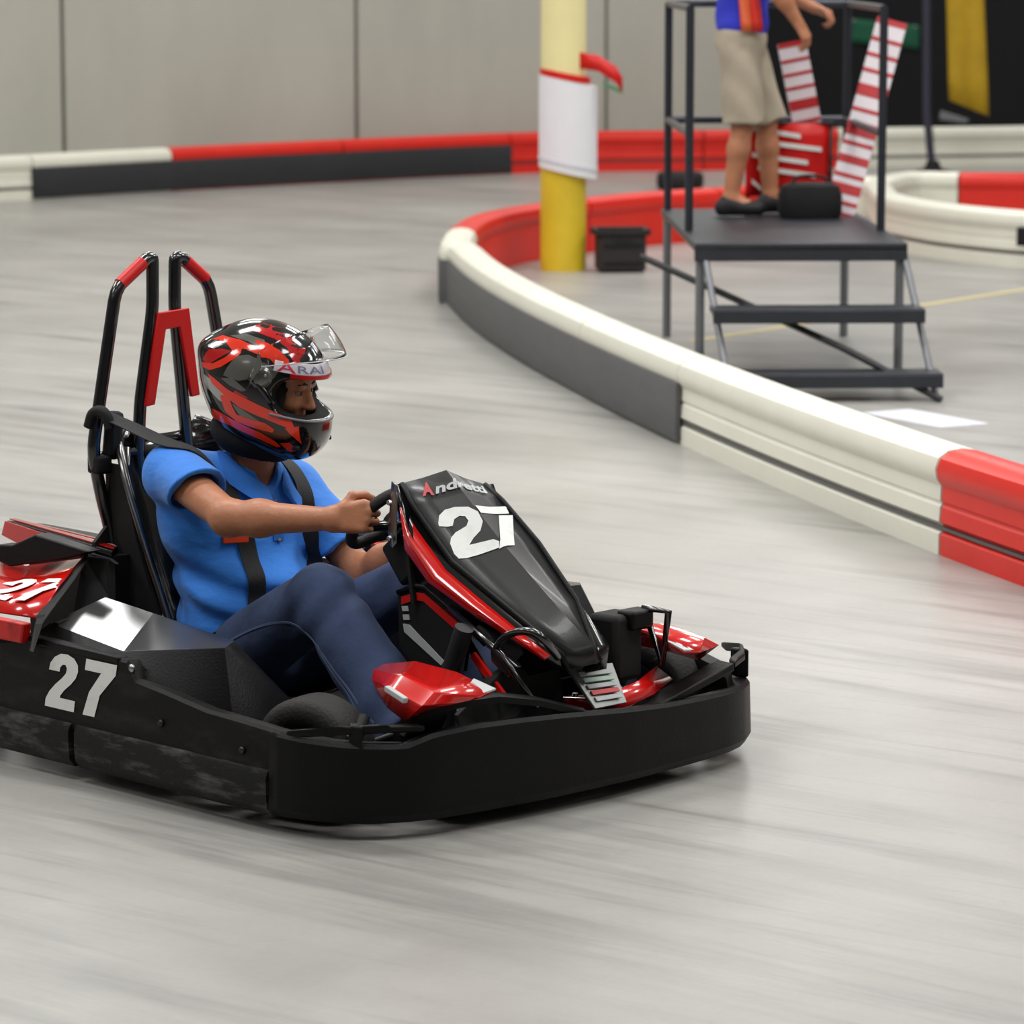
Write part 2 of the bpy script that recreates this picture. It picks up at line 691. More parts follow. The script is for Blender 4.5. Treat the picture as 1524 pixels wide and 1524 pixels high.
def fine_text(s, bold, cell=.08):
    v, f = text_polys(s, bold)
    bm = bmesh.new()
    bv = [bm.verts.new((x, y, 0)) for x, y in v]
    for q in f:
        try:
            bm.faces.new([bv[i] for i in q])
        except ValueError:
            pass
    for ax in (0, 1):
        lo = min(q.co[ax] for q in bm.verts) + cell
        hi = max(q.co[ax] for q in bm.verts)
        while lo < hi:
            co, no = [0, 0, 0], [0, 0, 0]
            co[ax], no[ax] = lo, 1
            bmesh.ops.bisect_plane(bm, geom=bm.verts[:] + bm.edges[:] + bm.faces[:], plane_co=co, plane_no=no)
            lo += cell
    bm.verts.index_update()
    v = [(q.co.x, q.co.y) for q in bm.verts]
    f = [tuple(q.index for q in p.verts) for p in bm.faces]
    bm.free()
    return v, f

# ------------------------------------------------------------------ the hall: floor, walls, ceiling


def floor_material():
    m = bpy.data.materials.new('polished_concrete')
    m.use_nodes = True
    nt = m.node_tree
    b = nt.nodes['Principled BSDF']
    L = nt.links.new
    tc = nt.nodes.new('ShaderNodeTexCoord')

    def noise(scale, detail, st=(1, 1, 1), rz=0.0, ro=0.6):
        mp = nt.nodes.new('ShaderNodeMapping')
        mp.vector_type = 'TEXTURE'
        mp.inputs['Rotation'].default_value = (0, 0, rz)
        mp.inputs['Scale'].default_value = st
        L(tc.outputs['Object'], mp.inputs['Vector'])
        n = nt.nodes.new('ShaderNodeTexNoise')
        n.inputs['Scale'].default_value = scale
        n.inputs['Detail'].default_value = detail
        n.inputs['Roughness'].default_value = ro
        L(mp.outputs['Vector'], n.inputs['Vector'])
        return n.outputs['Fac']

    def ramp(fac, p0, p1, c0=(0, 0, 0, 1), c1=(1, 1, 1, 1)):
        r = nt.nodes.new('ShaderNodeValToRGB')
        r.color_ramp.elements[0].position = p0
        r.color_ramp.elements[1].position = p1
        r.color_ramp.elements[0].color = c0
        r.color_ramp.elements[1].color = c1
        L(fac, r.inputs['Fac'])
        return r.outputs['Color']

    def mix(f, a, bb, mode='MIX'):
        x = nt.nodes.new('ShaderNodeMix')
        x.data_type = 'RGBA'
        x.blend_type = mode
        if isinstance(f, float):
            x.inputs['Factor'].default_value = f
        else:
            L(f, x.inputs['Factor'])
        for s, q in (('A', a), ('B', bb)):
            if isinstance(q, tuple):
                x.inputs[s].default_value = q
            else:
                L(q, x.inputs[s])
        return x.outputs['Result']

    base = ramp(noise(0.55, 6), 0.3, 0.72, hx(146, 144, 139), hx(177, 175, 170))
    # rubber laid down along the racing line, drawn out along the driving direction
    st1 = ramp(noise(1.0, 5, (2.2, 0.16, 1), -0.72), 0.48, 0.76)
    st2 = ramp(noise(1.0, 4, (1.7, 0.07, 1), -0.60), 0.56, 0.80)
    cloud = ramp(noise(0.8, 3), 0.35, 0.65)
    dark = mix(0.85, st1, cloud, 'MULTIPLY')
    c = mix(dark, base, hx(104, 103, 100))
    c = mix(ramp(st2, 0.0, 1.0, (0, 0, 0, 1), (0.38, 0.38, 0.38, 1)), c, hx(84, 83, 82))
    # scattered pale patches from stretched noise
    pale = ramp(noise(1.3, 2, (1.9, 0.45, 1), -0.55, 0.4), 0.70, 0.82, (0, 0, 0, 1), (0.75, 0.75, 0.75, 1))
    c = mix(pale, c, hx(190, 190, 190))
    grain = ramp(noise(45, 5), 0.3, 0.7, (0.94, 0.94, 0.94, 1), (1, 1, 1, 1))
    c = mix(1.0, c, grain, 'MULTIPLY')
    L(c, b.inputs['Base Color'])
    r = ramp(noise(1.2, 6), 0.3, 0.75, (0.30, 0.30, 0.30, 1), (0.46, 0.46, 0.46, 1))
    L(r, b.inputs['Roughness'])
    b.inputs['Specular IOR Level'].default_value = 0.42
    bp = nt.nodes.new('ShaderNodeBump')
    bp.inputs['Strength'].default_value = 0.06
    bp.inputs['Distance'].default_value = 0.01
    L(noise(30, 4), bp.inputs['Height'])
    L(bp.outputs['Normal'], b.inputs['Normal'])
    return m


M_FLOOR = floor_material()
M_CONC = mat('painted_concrete_wall', (190, 189, 178), rough=0.8, var=0.16, sscale=0.9, stretch=(1, 1, 0.35), bump=0.1, bscale=14)
M_JOINT = mat('wall_joint_filler', (152, 151, 142), rough=0.9)
M_CEIL = mat('white_roof_deck', (214, 214, 210), rough=0.9, var=0.08, sscale=2)
M_SIDE = mat('grey_side_wall', (176, 176, 172), rough=0.85, var=0.1, sscale=1)
M_CURTAIN = mat('black_wall_paint', (23, 23, 25), rough=0.85, var=0.3, sscale=0.8, stretch=(2, 2, 0.2))

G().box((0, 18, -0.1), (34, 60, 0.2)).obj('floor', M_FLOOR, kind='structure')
G().box((0, 18, 7.3), (34, 60, 0.2)).obj('ceiling', M_CEIL, kind='structure')
G().box((-17.1, 18, 3.6), (0.2, 60, 7.2)).obj('wall_left', M_SIDE, kind='structure')
G().box((0, -12.1, 3.6), (34, 0.2, 7.2)).obj('wall_front', M_SIDE, kind='structure')
G().box((17.1, 18, 3.6), (0.2, 60, 7.2)).obj('wall_right', M_SIDE, kind='structure')
# dark wall beyond the opening on the right
G().box((9.7, 40.6, 3.6), (14.6, 0.2, 7.2)).obj('wall_far', M_CURTAIN, kind='structure')

# concrete wall of tilt-up panels, running behind the far barrier
WA = Vector((-3.84, 31.35, 0))
WD = Vector((5.26, 3.22, 0)).normalized()
WN = Vector((WD.y, -WD.x, 0))
wall = G()
L0, L1 = -13.5, 7.1
RW = Matrix((WD, Vector((-WD.y, WD.x, 0)), Vector((0, 0, 1)))).transposed()
wall.box(WA + WD * ((L0 + L1) / 2) - WN * 0.12 + Vector((0, 0, 3.6)), (L1 - L0, 0.16, 7.2), RW)
wall = wall.obj('wall_back', M_JOINT, kind='structure')
cuts = [L0, -9.9, -6.6, -3.3, 0.02, 2.86, 5.5, L1]
for a, b in zip(cuts, cuts[1:]):
    p = G().box(WA + WD * ((a + b) / 2) + Vector((0, 0, 3.6)), (b - a - 0.03, 0.1, 7.19), RW)
    p.obj('panel', M_CONC, wall, bevel=0.015)

# ------------------------------------------------------------------ plastic track barriers
M_BWHITE = mat('barrier_white', (232, 231, 216), rough=0.42, var=0.06, sscale=4, spec=0.4)
M_BRED = mat('barrier_red', (226, 44, 32), rough=0.4, var=0.12, sscale=4, spec=0.45)
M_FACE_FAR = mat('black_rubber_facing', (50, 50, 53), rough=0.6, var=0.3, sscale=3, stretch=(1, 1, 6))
M_FACE_NEAR = mat('lit_rubber_facing', (98, 98, 98), rough=0.7, var=0.16, sscale=3, stretch=(1, 1, 6))  # same rubber as the far facing, stronger light painted into its colour
M_STRAP = mat('grey_steel_strap', (96, 96, 98), rough=0.4, metal=0.5)

PROFILE = [(0, 0), (0, .072), (.016, .082), (.016, .104), (0, .114), (.004, .165), (.010, .172), (.010, .180), (.004, .187), (.006, .238), (-.012, .262),
           (-.018, .298), (-.004, .334), (.03, .357), (.08, .364), (.13, .357), (.164, .334), (.178, .298), (.172, .262),
           (.154, .24), (.16, .114), (.16, 0)]


def barrier_run(path, breaks, specs, group, closed_in=1):
    """path: ground line of the outer face; specs: (start, end, material, facing, label) between the break points"""
    pts = smooth_path([Vector((p[0], p[1], 0)) for p in path], 2)
    L = sum((b - a).length for a, b in zip(pts, pts[1:]))
    pts = resample(pts, max(12, int(L / 0.13)))
    idx = [min(range(len(pts)), key=lambda i: (pts[i] - Vector((q[0], q[1], 0))).length) for q in breaks]
    nor = []
    for i in range(len(pts)):
        t = (pts[min(i + 2, len(pts) - 1)] - pts[max(i - 2, 0)]).normalized()
        nor.append(Vector((-t.y, t.x, 0)) * closed_in)
    made = []
    for s, e, m, face, label in specs:
        a, b = sorted((idx[s], idx[e]))
        if b - a < 2:
            continue
        org = (pts[a] + pts[b]) / 2
        loc = Vector((org.x, org.y, 0))
        rows = []
        for i in range(a, b + 1):
            p = pts[i].copy()
            if i == a:
                p = p + (pts[i + 1] - p).normalized() * .008
            if i == b:
                p = p + (pts[i - 1] - p).normalized() * .008
            rows.append([p - loc + nor[i] * o + Vector((0, 0, z)) for o, z in PROFILE])
        g = G().loft(rows, close_v=True, cap=True)
        o = g.obj('track_barrier', m, smooth=True, angle=32)
        o.location = loc
        tag(o, label, 'barrier', group)
        made.append(o)
        # a grey steel strap lies in the groove of every unit
        sr = [[pts[i] - loc + nor[i] * q + Vector((0, 0, z)) for q, z in ((.004, .088), (.004, .099), (.018, .099), (.018, .088))] for i in range(a, b + 1)]
        G().loft(sr, close_v=True, cap=True).obj('steel_strap', M_STRAP, o)
        if face:
            fr = [[pts[i] - loc + nor[i] * q + Vector((0, 0, z)) for q, z in ((-.019, .012), (-.023, .022), (-.023, .248), (-.019, .258), (-.001, .258), (-.001, .012))] for i in range(a, b + 1)]
            G().loft(fr, close_v=True, cap=True).obj('rubber_facing', face, o, smooth=True, angle=30, label='dark rubber facing strip')
    return made


GB = 'red and white plastic units lining the track'
near_path = [(2.067, 10.67), (1.847, 11.249), (1.661, 11.777), (1.473, 12.357), (1.227, 13.18), (.985, 14.063), (.818, 14.713), (.68, 15.277), (.584, 15.684), (.395, 16.517),
             (.14, 17.744), (.009, 18.442), (-.150, 19.395), (-.285, 20.412), (-.362, 21.257), (-0.420, 21.052, 0.360), (-0.374, 22.731, 0.360), (-0.182, 23.704, 0.360), (0.170, 24.441, 0.360),
             (0.539, 25.025, 0.360), (0.922, 25.499, 0.360), (1.359, 25.848, 0.360), (1.712, 26.206, 0.360), (2.136, 26.726, 0.360)]
near_breaks = [(2.061, 10.670, 0.000), (1.474, 12.371, 0.000), (0.665, 15.214, 0.000), (0.323, 16.890, 0.000), (-0.076, 18.906, 0.000), (-0.413, 22.143, 0.360), (0.399, 24.828, 0.360), (1.359, 25.848, 0.360), (2.136, 26.726, 0.360)]
barrier_run(near_path, near_breaks, [
    (0, 1, M_BRED, None, 'red plastic barrier unit nearest the camera, cut by the right edge of the picture'),
    (1, 2, M_BWHITE, None, 'long white barrier unit without rubber facing, beside the nearest red unit'),
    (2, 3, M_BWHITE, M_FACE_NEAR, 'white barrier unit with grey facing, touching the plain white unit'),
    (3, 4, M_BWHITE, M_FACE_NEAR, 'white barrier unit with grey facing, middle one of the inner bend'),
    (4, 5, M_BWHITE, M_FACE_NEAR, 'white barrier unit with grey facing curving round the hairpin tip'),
    (5, 6, M_BRED, None, 'red barrier unit at the hairpin tip, left of and behind the yellow column'),
    (6, 7, M_BRED, None, 'red barrier unit between the yellow column and the metal stand'),
    (7, 8, M_BRED, None, 'red barrier unit showing its end beyond the black bag on the stand'),
], GB, -1)
right_path = [(4.661, 22.348, 0.000), (3.933, 22.890, 0.000), (3.274, 23.459, 0.000), (2.833, 24.107, 0.000), (2.617, 24.738, 0.000), (2.495, 25.345, 0.000), (2.616, 27.423, 0.000), (2.567, 26.650, 0.360), (2.807, 27.584, 0.360), (3.077, 27.746, 0.360),
              (3.361, 27.584, 0.360), (3.823, 27.503, 0.360), (4.692, 27.424, 0.360)]
right_breaks = [(4.661, 22.348, 0.000), (2.430, 25.294, 0.300), (3.361, 27.584, 0.360), (4.692, 27.424, 0.360)]
RB = barrier_run(right_path, right_breaks, [
    (0, 1, M_BWHITE, None, 'white barrier unit behind the metal stand with a dark slot, running off right'),
    (1, 2, M_BWHITE, None, 'short white barrier unit curving behind the slotted white one'),
    (2, 3, M_BRED, None, 'red barrier unit at the right edge beyond the slotted white one'),
], GB, -1)
far_path = [(-5.910, 27.357, 0.000), (-5.000, 28.450, 0.000), (-4.113, 29.557, 0.000), (-3.917, 29.711, 0.000), (-2.874, 30.752, 0.000), (-1.528, 31.958, 0.000), (-0.012, 33.163, 0.000), (0.842, 33.455, 0.000), (1.732, 33.553, 0.000), (2.959, 33.951, 0.000), (3.973, 34.154, 0.000), (4.774, 34.359, 0.000), (6.582, 34.777, 0.000)]
far_breaks = [(-5.910, 27.357, 0.000), (-3.917, 29.711, 0.000), (-2.891, 30.752, 0.000), (-1.528, 31.958, 0.000), (-0.030, 33.163, 0.000), (1.732, 33.553, 0.000), (2.935, 33.951, 0.000), (3.861, 34.154, 0.000), (6.582, 34.777, 0.000)]
barrier_run(far_path, far_breaks, [
    (0, 1, M_BWHITE, None, 'bare white barrier unit at the left edge along the concrete wall'),
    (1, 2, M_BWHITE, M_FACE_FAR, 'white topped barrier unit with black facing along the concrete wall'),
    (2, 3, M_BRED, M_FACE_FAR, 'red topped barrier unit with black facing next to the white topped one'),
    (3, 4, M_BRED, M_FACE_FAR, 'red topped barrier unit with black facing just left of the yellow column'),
    (4, 5, M_BRED, None, 'bare red barrier unit along the wall passing behind the yellow column'),
    (5, 6, M_BRED, None, 'red barrier unit along the wall behind the marshal in shorts'),
    (6, 7, M_BWHITE, None, 'far white barrier unit before the black wall, left of the dark pole'),
    (7, 8, M_BWHITE, None, 'far white barrier unit before the black wall, right of the dark pole'),
], GB, 1)

# painted lines and worn paint on the infield
M_YLINE = mat('faded_yellow_floor_paint', (206, 190, 132), rough=0.6, scuff=(180, 178, 170), sscale=12, samt=0.8)
M_WLINE = mat('pale_floor_paint', (214, 216, 226), rough=0.55, scuff=(190, 190, 190), sscale=9, samt=0.5)
for n, (m, a, b, wd) in enumerate([(M_YLINE, (0.943, 19.164, 0.000), (3.569, 22.707, 0.000), .06), (M_YLINE, (1.358, 24.900, 0.000), (2.562, 26.042, 0.000), .07), (M_WLINE, (1.667, 16.277, 0.000), (1.960, 15.772, 0.000), .26)]):
    a, b = Vector(a), Vector(b)
    t = (b - a).normalized()
    s = Vector((-t.y, t.x, 0)) * wd / 2
    G().prism([a - s, b - s, b + s, a + s], (0, 0, .003)).obj('trim_%d' % (n + 1), m, kind='structure')

# dark slot in the white barrier on the right
sl = Vector((3.297, 23.412, 0.210)) - RB[0].location
G().box(sl + Vector((0, .0, 0)), (.16, .05, .12)).obj('slot_cover', M_MATTE, RB[0], bevel=.01, label='dark slot in the white barrier')

# ------------------------------------------------------------------ yellow column with its white wrap
M_YEL = mat('yellow_column_paint', (222, 192, 44), rough=0.5, var=0.12, sscale=5)
M_PALEY = mat('pale_yellow_sleeve', (236, 226, 166), rough=0.55, var=0.06, sscale=3)
M_PAPER = mat('white_sheet', (232, 232, 236), rough=0.6, var=0.04, sscale=6)
M_GREYPRINT = mat('pale_grey_print', (205, 205, 212), rough=0.6)
cx, cy = (0.325, 23.362, 0.000)[:2]
col = empty('support_column', (cx, cy, 0), 0, 'yellow round support column wrapped with a white sheet inside the hairpin', 'column')


def ring(r0, z0, z1, name, m, parent, r1=None, dx=0, tilt=0.0, **kw):
    r1 = r1 or r0
    rows = []
    for k in range(5):
        f = k / 4
        rr = (r0 + (r1 - r0) * f)
        rows.append([Vector((math.cos(a) * rr + dx, math.sin(a) * rr, z0 + (z1 - z0) * f + tilt * math.cos(a))) for a in [2 * math.pi * i / 36 for i in range(36)]])
    return G().loft(rows, close_v=True, cap=True).obj(name, m, parent, smooth=True, angle=40, **kw)


ring(.145, 0, .80, 'column_shaft', M_YEL, col)
ring(.142, .80, 7.2, 'column_sleeve', M_PALEY, col, label='pale yellow upper sleeve')
wr = ring(.185, .62, 1.20, 'sheet_wrap', M_PAPER, col, dx=.03, tilt=-.04, label='white sheet wrapped round the column')
ring(.19, .665, .685, 'hem', M_GREYPRINT, wr, dx=.03, tilt=-.04)
ring(.16, 1.21, 1.25, 'red_strap', M_REDFLAT, col, dx=.01, tilt=-.03)
fl = [Vector((.10, -.10, 1.33)), Vector((.22, -.12, 1.31)), Vector((.33, -.13, 1.24)), Vector((.37, -.13, 1.17))]
G().loft([[p + Vector((0, 0, .05)), p - Vector((0, 0, .05))] for p in fl]).obj('strap_tail', M_REDFLAT, col, solid=.012, smooth=True)
G().prism([Vector((.25, -.12, 1.17)), Vector((.37, -.13, 1.12)), Vector((.37, -.13, 1.145)), Vector((.25, -.12, 1.195))], (0, .012, 0)).obj('strap_edge', mat('green_strap_edge', (70, 130, 90), rough=.6), col)

# dark crate beside the column
M_CRATE = mat('dark_crate_plastic', (38, 34, 34), rough=0.6)
kx, ky = (0.577, 23.171, 0.000)[:2]
cr = empty('storage_crate', (kx + .09, ky + .12, 0), 0.1, 'dark plastic crate on the floor right of the yellow column', 'crate')
G().box((0.02, 0, .13), (.30, .26, .24)).obj('crate_body', M_CRATE, cr, bevel=.015)
g = G()
for a, b in (((-.14, -.13), (.18, -.13)), ((-.14, .13), (.18, .13)), ((-.14, -.13), (-.14, .13)), ((.18, -.13), (.18, .13))):
    g.box(((a[0] + b[0]) / 2, (a[1] + b[1]) / 2, .255), (abs(a[0] - b[0]) + .03, abs(a[1] - b[1]) + .03, .035))
g.obj('crate_rim', M_CRATE, cr, bevel=.006)
for z in (.06, .17):
    G().box((.02, -.133, z), (.24, .012, .02)).obj('rib', M_MATTE, cr)
G().box((.02, -.136, .21), (.1, .006, .03)).obj('crate_handle', M_DARKMETAL, cr)
kx, ky = (1.415, 31.003, 0.000)[:2]
ty = empty('stacked_tyre', (kx, ky, 0), 0, 'black tyre lying on the track before the bare red barrier', 'tyre')
TYRE = [(.09, -.06), (.12, -.075), (.17, -.072), (.195, -.05), (.2, 0), (.195, .05), (.17, .072), (.12, .075), (.09, .06)]
G().lathe(TYRE, (0, 0, .075), (0, 0, 1), 30).obj('tyre_carcass', M_RUBBER, ty, smooth=True)
G().lathe([(.088, -.055), (.098, -.055), (.098, .055), (.088, .055)], (0, 0, .075), (0, 0, 1), 24).obj('bead_ring', M_DARKMETAL, ty, smooth=True, angle=30)

# ------------------------------------------------------------------ metal stand with steps, rails, banner
M_TREAD = mat('dark_step_metal', (58, 60, 66), rough=0.45, metal=0.4, var=0.2, sscale=10)
M_POST = mat('grey_post_metal', (120, 122, 126), rough=0.4, metal=0.5)
M_RAILD = mat('dark_rail_tube', (58, 60, 68), rough=0.35, metal=0.6)
st = empty('viewing_stand', (1.355, 17.2, 0), 0.03, 'dark metal viewing stand with open steps behind the white barrier', 'stand')
PZ = .675
PW = .50
PD = 2.25
G().box((0, PD / 2, PZ - .02), (PW * 2, PD, .04)).obj('deck_plate', M_TREAD, st, bevel=.006)
G().box((0, .015, PZ - .05), (PW * 2, .03, .07)).obj('deck_edge', M_TREAD, st, bevel=.004)
for k, (z, y, dx) in enumerate(((.385, -.24, .05), (.115, -.5, .10))):
    t = G().box((dx, y, z), (PW * 2 - .02, .20, .03)).obj('step', M_TREAD, st, bevel=.004)
    G().box((dx, y - .1, z - .022), (PW * 2 - .02, .02, .06)).obj('step_nose', M_TREAD, t, bevel=.003)
for x in (-PW + .03, PW - .03):
    for y in (.05, PD - .05):
        G().tube([(x, y, 0), (x, y, PZ - .03)], .022, 10).obj('leg', M_POST, st, smooth=True, angle=40)
    G().tube([(x + .1 * (1 if x > 0 else 1), -.55, 0.0), (x + .02, .04, PZ - .06)], .016, 10).obj('step_stringer', M_POST, st, smooth=True, angle=40)
G().tube([(-PW - .22, .45, PZ - .10), (.16, -.36, .22), (PW + .08, -.62, .012)], .017, 10).obj('brace', M_DARKMETAL, st, smooth=True, angle=40)
for z in (.45, .9, 1.09):
    pass
for x in (-PW + .03, PW - .03):
    for y in (.75, PD - .06):
        G().tube([(x, y, PZ), (x, y, PZ + 1.08)], .021, 10).obj('rail_post', M_RAILD, st, smooth=True, angle=40)
for z in (PZ + .47, PZ + 1.075):
    for x in (-PW + .03, PW - .03):
        G().tube([(x, .75, z), (x, PD - .06, z)], .019, 10).obj('side_rail', M_RAILD, st, smooth=True, angle=40)
    G().tube([(-PW + .03, PD - .06, z), (PW - .03, PD - .06, z)], .019, 10).obj('back_rail', M_RAILD, st, smooth=True, angle=40)

# red banner with slanted white strokes hung on the back rail
bn = empty('red_banner', (1.245, 19.14, PZ + .065), 0.0, 'red banner with slanted white strokes hanging behind the marshal on the stand', 'banner')
rows = [[Vector((-.03 + x, .02 * math.sin(x * 16), z)) for x in np.linspace(0, .43, 12)] for z in np.linspace(0.02, .40, 6)]
bo = G().loft(rows).obj('banner_cloth', M_REDFLAT, bn, solid=.006, smooth=True)
for k in range(5):
    z = .06 + k * .068
    n = (0.05, .33, .29, .36, .25)[k]
    g = G().prism([(.0 + .03 * (k % 2), -.028, z + .03), (n, -.028, z - .012), (n, -.028, z + .012), (.0 + .03 * (k % 2), -.028, z + .054)], (0, .004, 0))
    g.obj('white_stroke', M_WHITE, bn)
g = G().tube([(-.03, .0, .40), (.42, 0, .40)], .008, 8)
g.obj('banner_rod', M_DARKMETAL, bn, smooth=True)
for x in (-.02, .41):
    G().tube([(x, .012, -.065), (x, .012, .41)], .009, 8).obj('banner_leg', M_DARKMETAL, bn, smooth=True)

# black bag on the stand
bg = empty('equipment_bag', (1.52, 18.78, PZ), 0.1, 'black soft equipment bag standing on the stand below the red banner', 'bag')
rows = []
for z, k in ((0, .92), (.03, 1), (.12, 1.0), (.165, .9), (.18, .6)):
    rows.append([Vector((.16 * k * math.copysign(abs(math.cos(a)) ** .5, math.cos(a)), .10 * k * math.copysign(abs(math.sin(a)) ** .5, math.sin(a)), z)) for a in [2 * math.pi * i / 24 for i in range(24)]])
G().loft(rows, close_v=True, cap=True).obj('bag_body', M_MATTE, bg, smooth=True, angle=50)
G().tube(smooth_path([(-.09, 0, .17), (-.08, 0, .215), (.08, 0, .215), (.09, 0, .17)], 2), .008, 8).obj('bag_handle', M_WEB, bg, smooth=True)
G().tube([(-.12, -.05, .178), (.12, -.05, .178)], .004, 6).obj('zip', M_DARKMETAL, bg)

# striped barricade boards crossing behind the stand
M_STRW = mat('board_white', (216, 208, 212), rough=0.5)
M_STRR = mat('board_red', (176, 28, 34), rough=0.5)


def striped_board(a, b, wd, edges, label):
    a, b = Vector(a), Vector(b)
    t = (b - a).normalized()
    s = Vector((1, 0, 0))
    s = (s - t * s.dot(t)).normalized() * wd / 2
    nrm = t.cross(s).normalized() * .025
    if nrm.y < 0:
        nrm = -nrm
    L = (b - a).length
    root = empty('striped_board', a, 0, label, 'board', 'red and white striped boards by the stand')
    z = Vector((0, 0, 0))
    f = lambda d: t * d
    G().prism([z - s, f(L) - s, f(L) + s, z + s], nrm).obj('plank', M_STRW, root, bevel=.004)
    for e0, e1 in edges:
        p, q = f(e0 * L), f(e1 * L)
        off = -nrm * .12
        G().prism([p - s + off, q - s + off, q + s + off, p + s + off], nrm * .1).obj('stripe', M_STRR, root)


st_edges = [(0, .02), (.055, .075), (.11, .16), (.19, .21), (.26, .30), (.35, .37), (.40, .47), (.52, .54), (.60, .66), (.72, .74), (.80, .82), (.88, .90), (.97, 1.0)]
striped_board((1.678, 18.900, 0.678), (1.980, 19.300, 1.665), .16, st_edges, 'red and white striped board leaning right, beside the dark rail post')
striped_board((1.638, 19.320, 0.678), (1.461, 19.360, 1.553), .15, st_edges, 'red and white striped board leaning left, partly behind the marshal')

# dark pole with a hanging yellow banner, and a green cloth on the dark wall
px, py = (3.744, 32.783, 0.000)[:2]
fp = empty('banner_pole', (px, py, 0), 0, 'dark pole on a black foot holding a hanging yellow banner', 'pole')
G().tube([(0, 0, .02), (-.06, .02, .55), (-.10, .05, 2.9)], .035, 12).obj('pole_shaft', mat('dark_violet_pole', (52, 52, 66), rough=.5), fp, smooth=True, angle=40)
G().lathe([(.001, 0), (.20, 0), (.20, .03), (.08, .07), (.05, .14), (.001, .14)], (0, 0, 0), (0, 0, 1), 24).obj('pole_foot', M_MATTE, fp, smooth=True, angle=30)
G().tube([(-.10, .03, 2.88), (.48, .03, 2.88)], .014, 8).obj('cross_arm', M_RAILD, fp, smooth=True)
M_YB = mat('yellow_banner_cloth', (196, 158, 26), rough=.7, var=.3, sscale=2.5)
rows = []
for i in range(10):
    f = i / 9
    z = 2.88 - f * 2.28
    x0 = .04 + .10 * f
    x1 = .34 + .15 * f
    rows.append([Vector((x0 + (x1 - x0) * j / 8, .015 * math.sin(j * 1.4 + f * 2) + .02, z - (.07 * (j - 4) / 4 if i == 9 else 0) * -1 * -1)) for j in range(9)])
G().loft(rows).obj('yellow_cloth', M_YB, fp, solid=.008, smooth=True)
G().prism([(.06, -.01, .58), (.32, -.01, .50), (.28, -.01, .47), (.05, -.01, .50)], (0, .03, 0)).obj('hem_weight', M_POST, fp, bevel=.004)
gx = (3.059, 31.298, 0.900)
gc = empty('green_cloth', (3.95, 40.485, 0.55), 0, 'small green cloth pinned low on the black wall behind a striped board', 'cloth')
rows = [[Vector((-.25 + x, .012 * math.sin(x * 22), z - .10 * x)) for x in np.linspace(0, .75, 14)] for z in np.linspace(.42, .68, 5)]
G().loft(rows).obj('cloth_panel', mat('green_cloth_fabric', (36, 104, 76), rough=.8, var=.25, sscale=6), gc, solid=.01, smooth=True)
for x in (-.22, .45):
    G().lathe([(.001, 0), (.015, 0), (.012, .012), (.001, .014)], (x, -.02, .66 - .1 * (x + .25)), (0, -1, 0), 10).obj('pin', M_METAL, gc)

# ------------------------------------------------------------------ the go-kart (local frame: x forward, y left, z up)
KPOS, KROT = (-0.540, 9.475, 0.0), math.radians(-45)
kart = empty('go_kart', KPOS, KROT, 'black and red go-kart with white number 27, carrying a driver in a blue polo', 'kart')
K = lambda g, name, m, parent=kart, **kw: g.obj(name, m, parent, **kw)


def mirror(pts):
    return [(p[0], -p[1], p[2]) for p in pts]


# --- perimeter bumper in plan, right half (y < 0), rear to front
PLAN = [(-1.02, -.735), (-.6, -.742), (-.34, -.742), (-.19, -.742), (0, -.742), (.158, -.742), (.191, -.742), (.30, -.742), (.456, -.742), (.60, -.742), (.70, -.738),
        (.79, -.722), (.87, -.69), (.935, -.64), (.98, -.57)]
TOPZ = [.31, .31, .318, .343, .338, .335, .291, .278, .256, .250, .243, .237, .233, .230, .226]
FRONT = [(1.005, -.50), (1.025, -.38), (1.04, -.25), (1.05, -.12), (1.053, 0)]
FTOP = [.248, .254, .250, .243, .233]
FTOP_FAR = [.222, .212, .206, .202, .20, .20, .202, .206, .210, .215, .220]


def wall_rows(plan, tops, inw, z0=.13, lip=.035):
    rows = []
    for i, ((x, y), zt) in enumerate(zip(plan, tops)):
        a = Vector((*plan[max(i - 1, 0)], 0))
        b = Vector((*plan[min(i + 1, len(plan) - 1)], 0))
        t = (b - a).normalized()
        n = Vector((-t.y, t.x, 0)) * inw
        p = Vector((x, y, 0))
        rows.append([p + n * .03 + Vector((0, 0, z0)), p + Vector((0, 0, z0)), p + n * .004 + Vector((0, 0, (z0 + zt) / 2)), p + n * .010 + Vector((0, 0, zt - .008)),
                     p + n * .018 + Vector((0, 0, zt)), p + n * (.018 + lip) + Vector((0, 0, zt - .004)), p + n * (.018 + lip) + Vector((0, 0, zt - .03)), p + n * .03 + Vector((0, 0, zt - .03))])
    return rows


def rail_rows(plan, inw, z0=.036, z1=.148, out=.014):
    rows = []
    for i, (x, y) in enumerate(plan):
        a = Vector((*plan[max(i - 1, 0)], 0))
        b = Vector((*plan[min(i + 1, len(plan) - 1)], 0))
        t = (b - a).normalized()
        n = Vector((-t.y, t.x, 0)) * inw
        p = Vector((x, y, 0))
        rows.append([p + n * .05 + Vector((0, 0, z0)), p + n * .006 + Vector((0, 0, z0)), p - n * out * .8 + Vector((0, 0, z0 + .02)), p - n * out + Vector((0, 0, z0 + .05)),
                     p - n * out + Vector((0, 0, z1 - .02)), p - n * out * .5 + Vector((0, 0, z1 - .004)), p + n * .004 + Vector((0, 0, z1)), p + n * .05 + Vector((0, 0, z1))])
    return rows


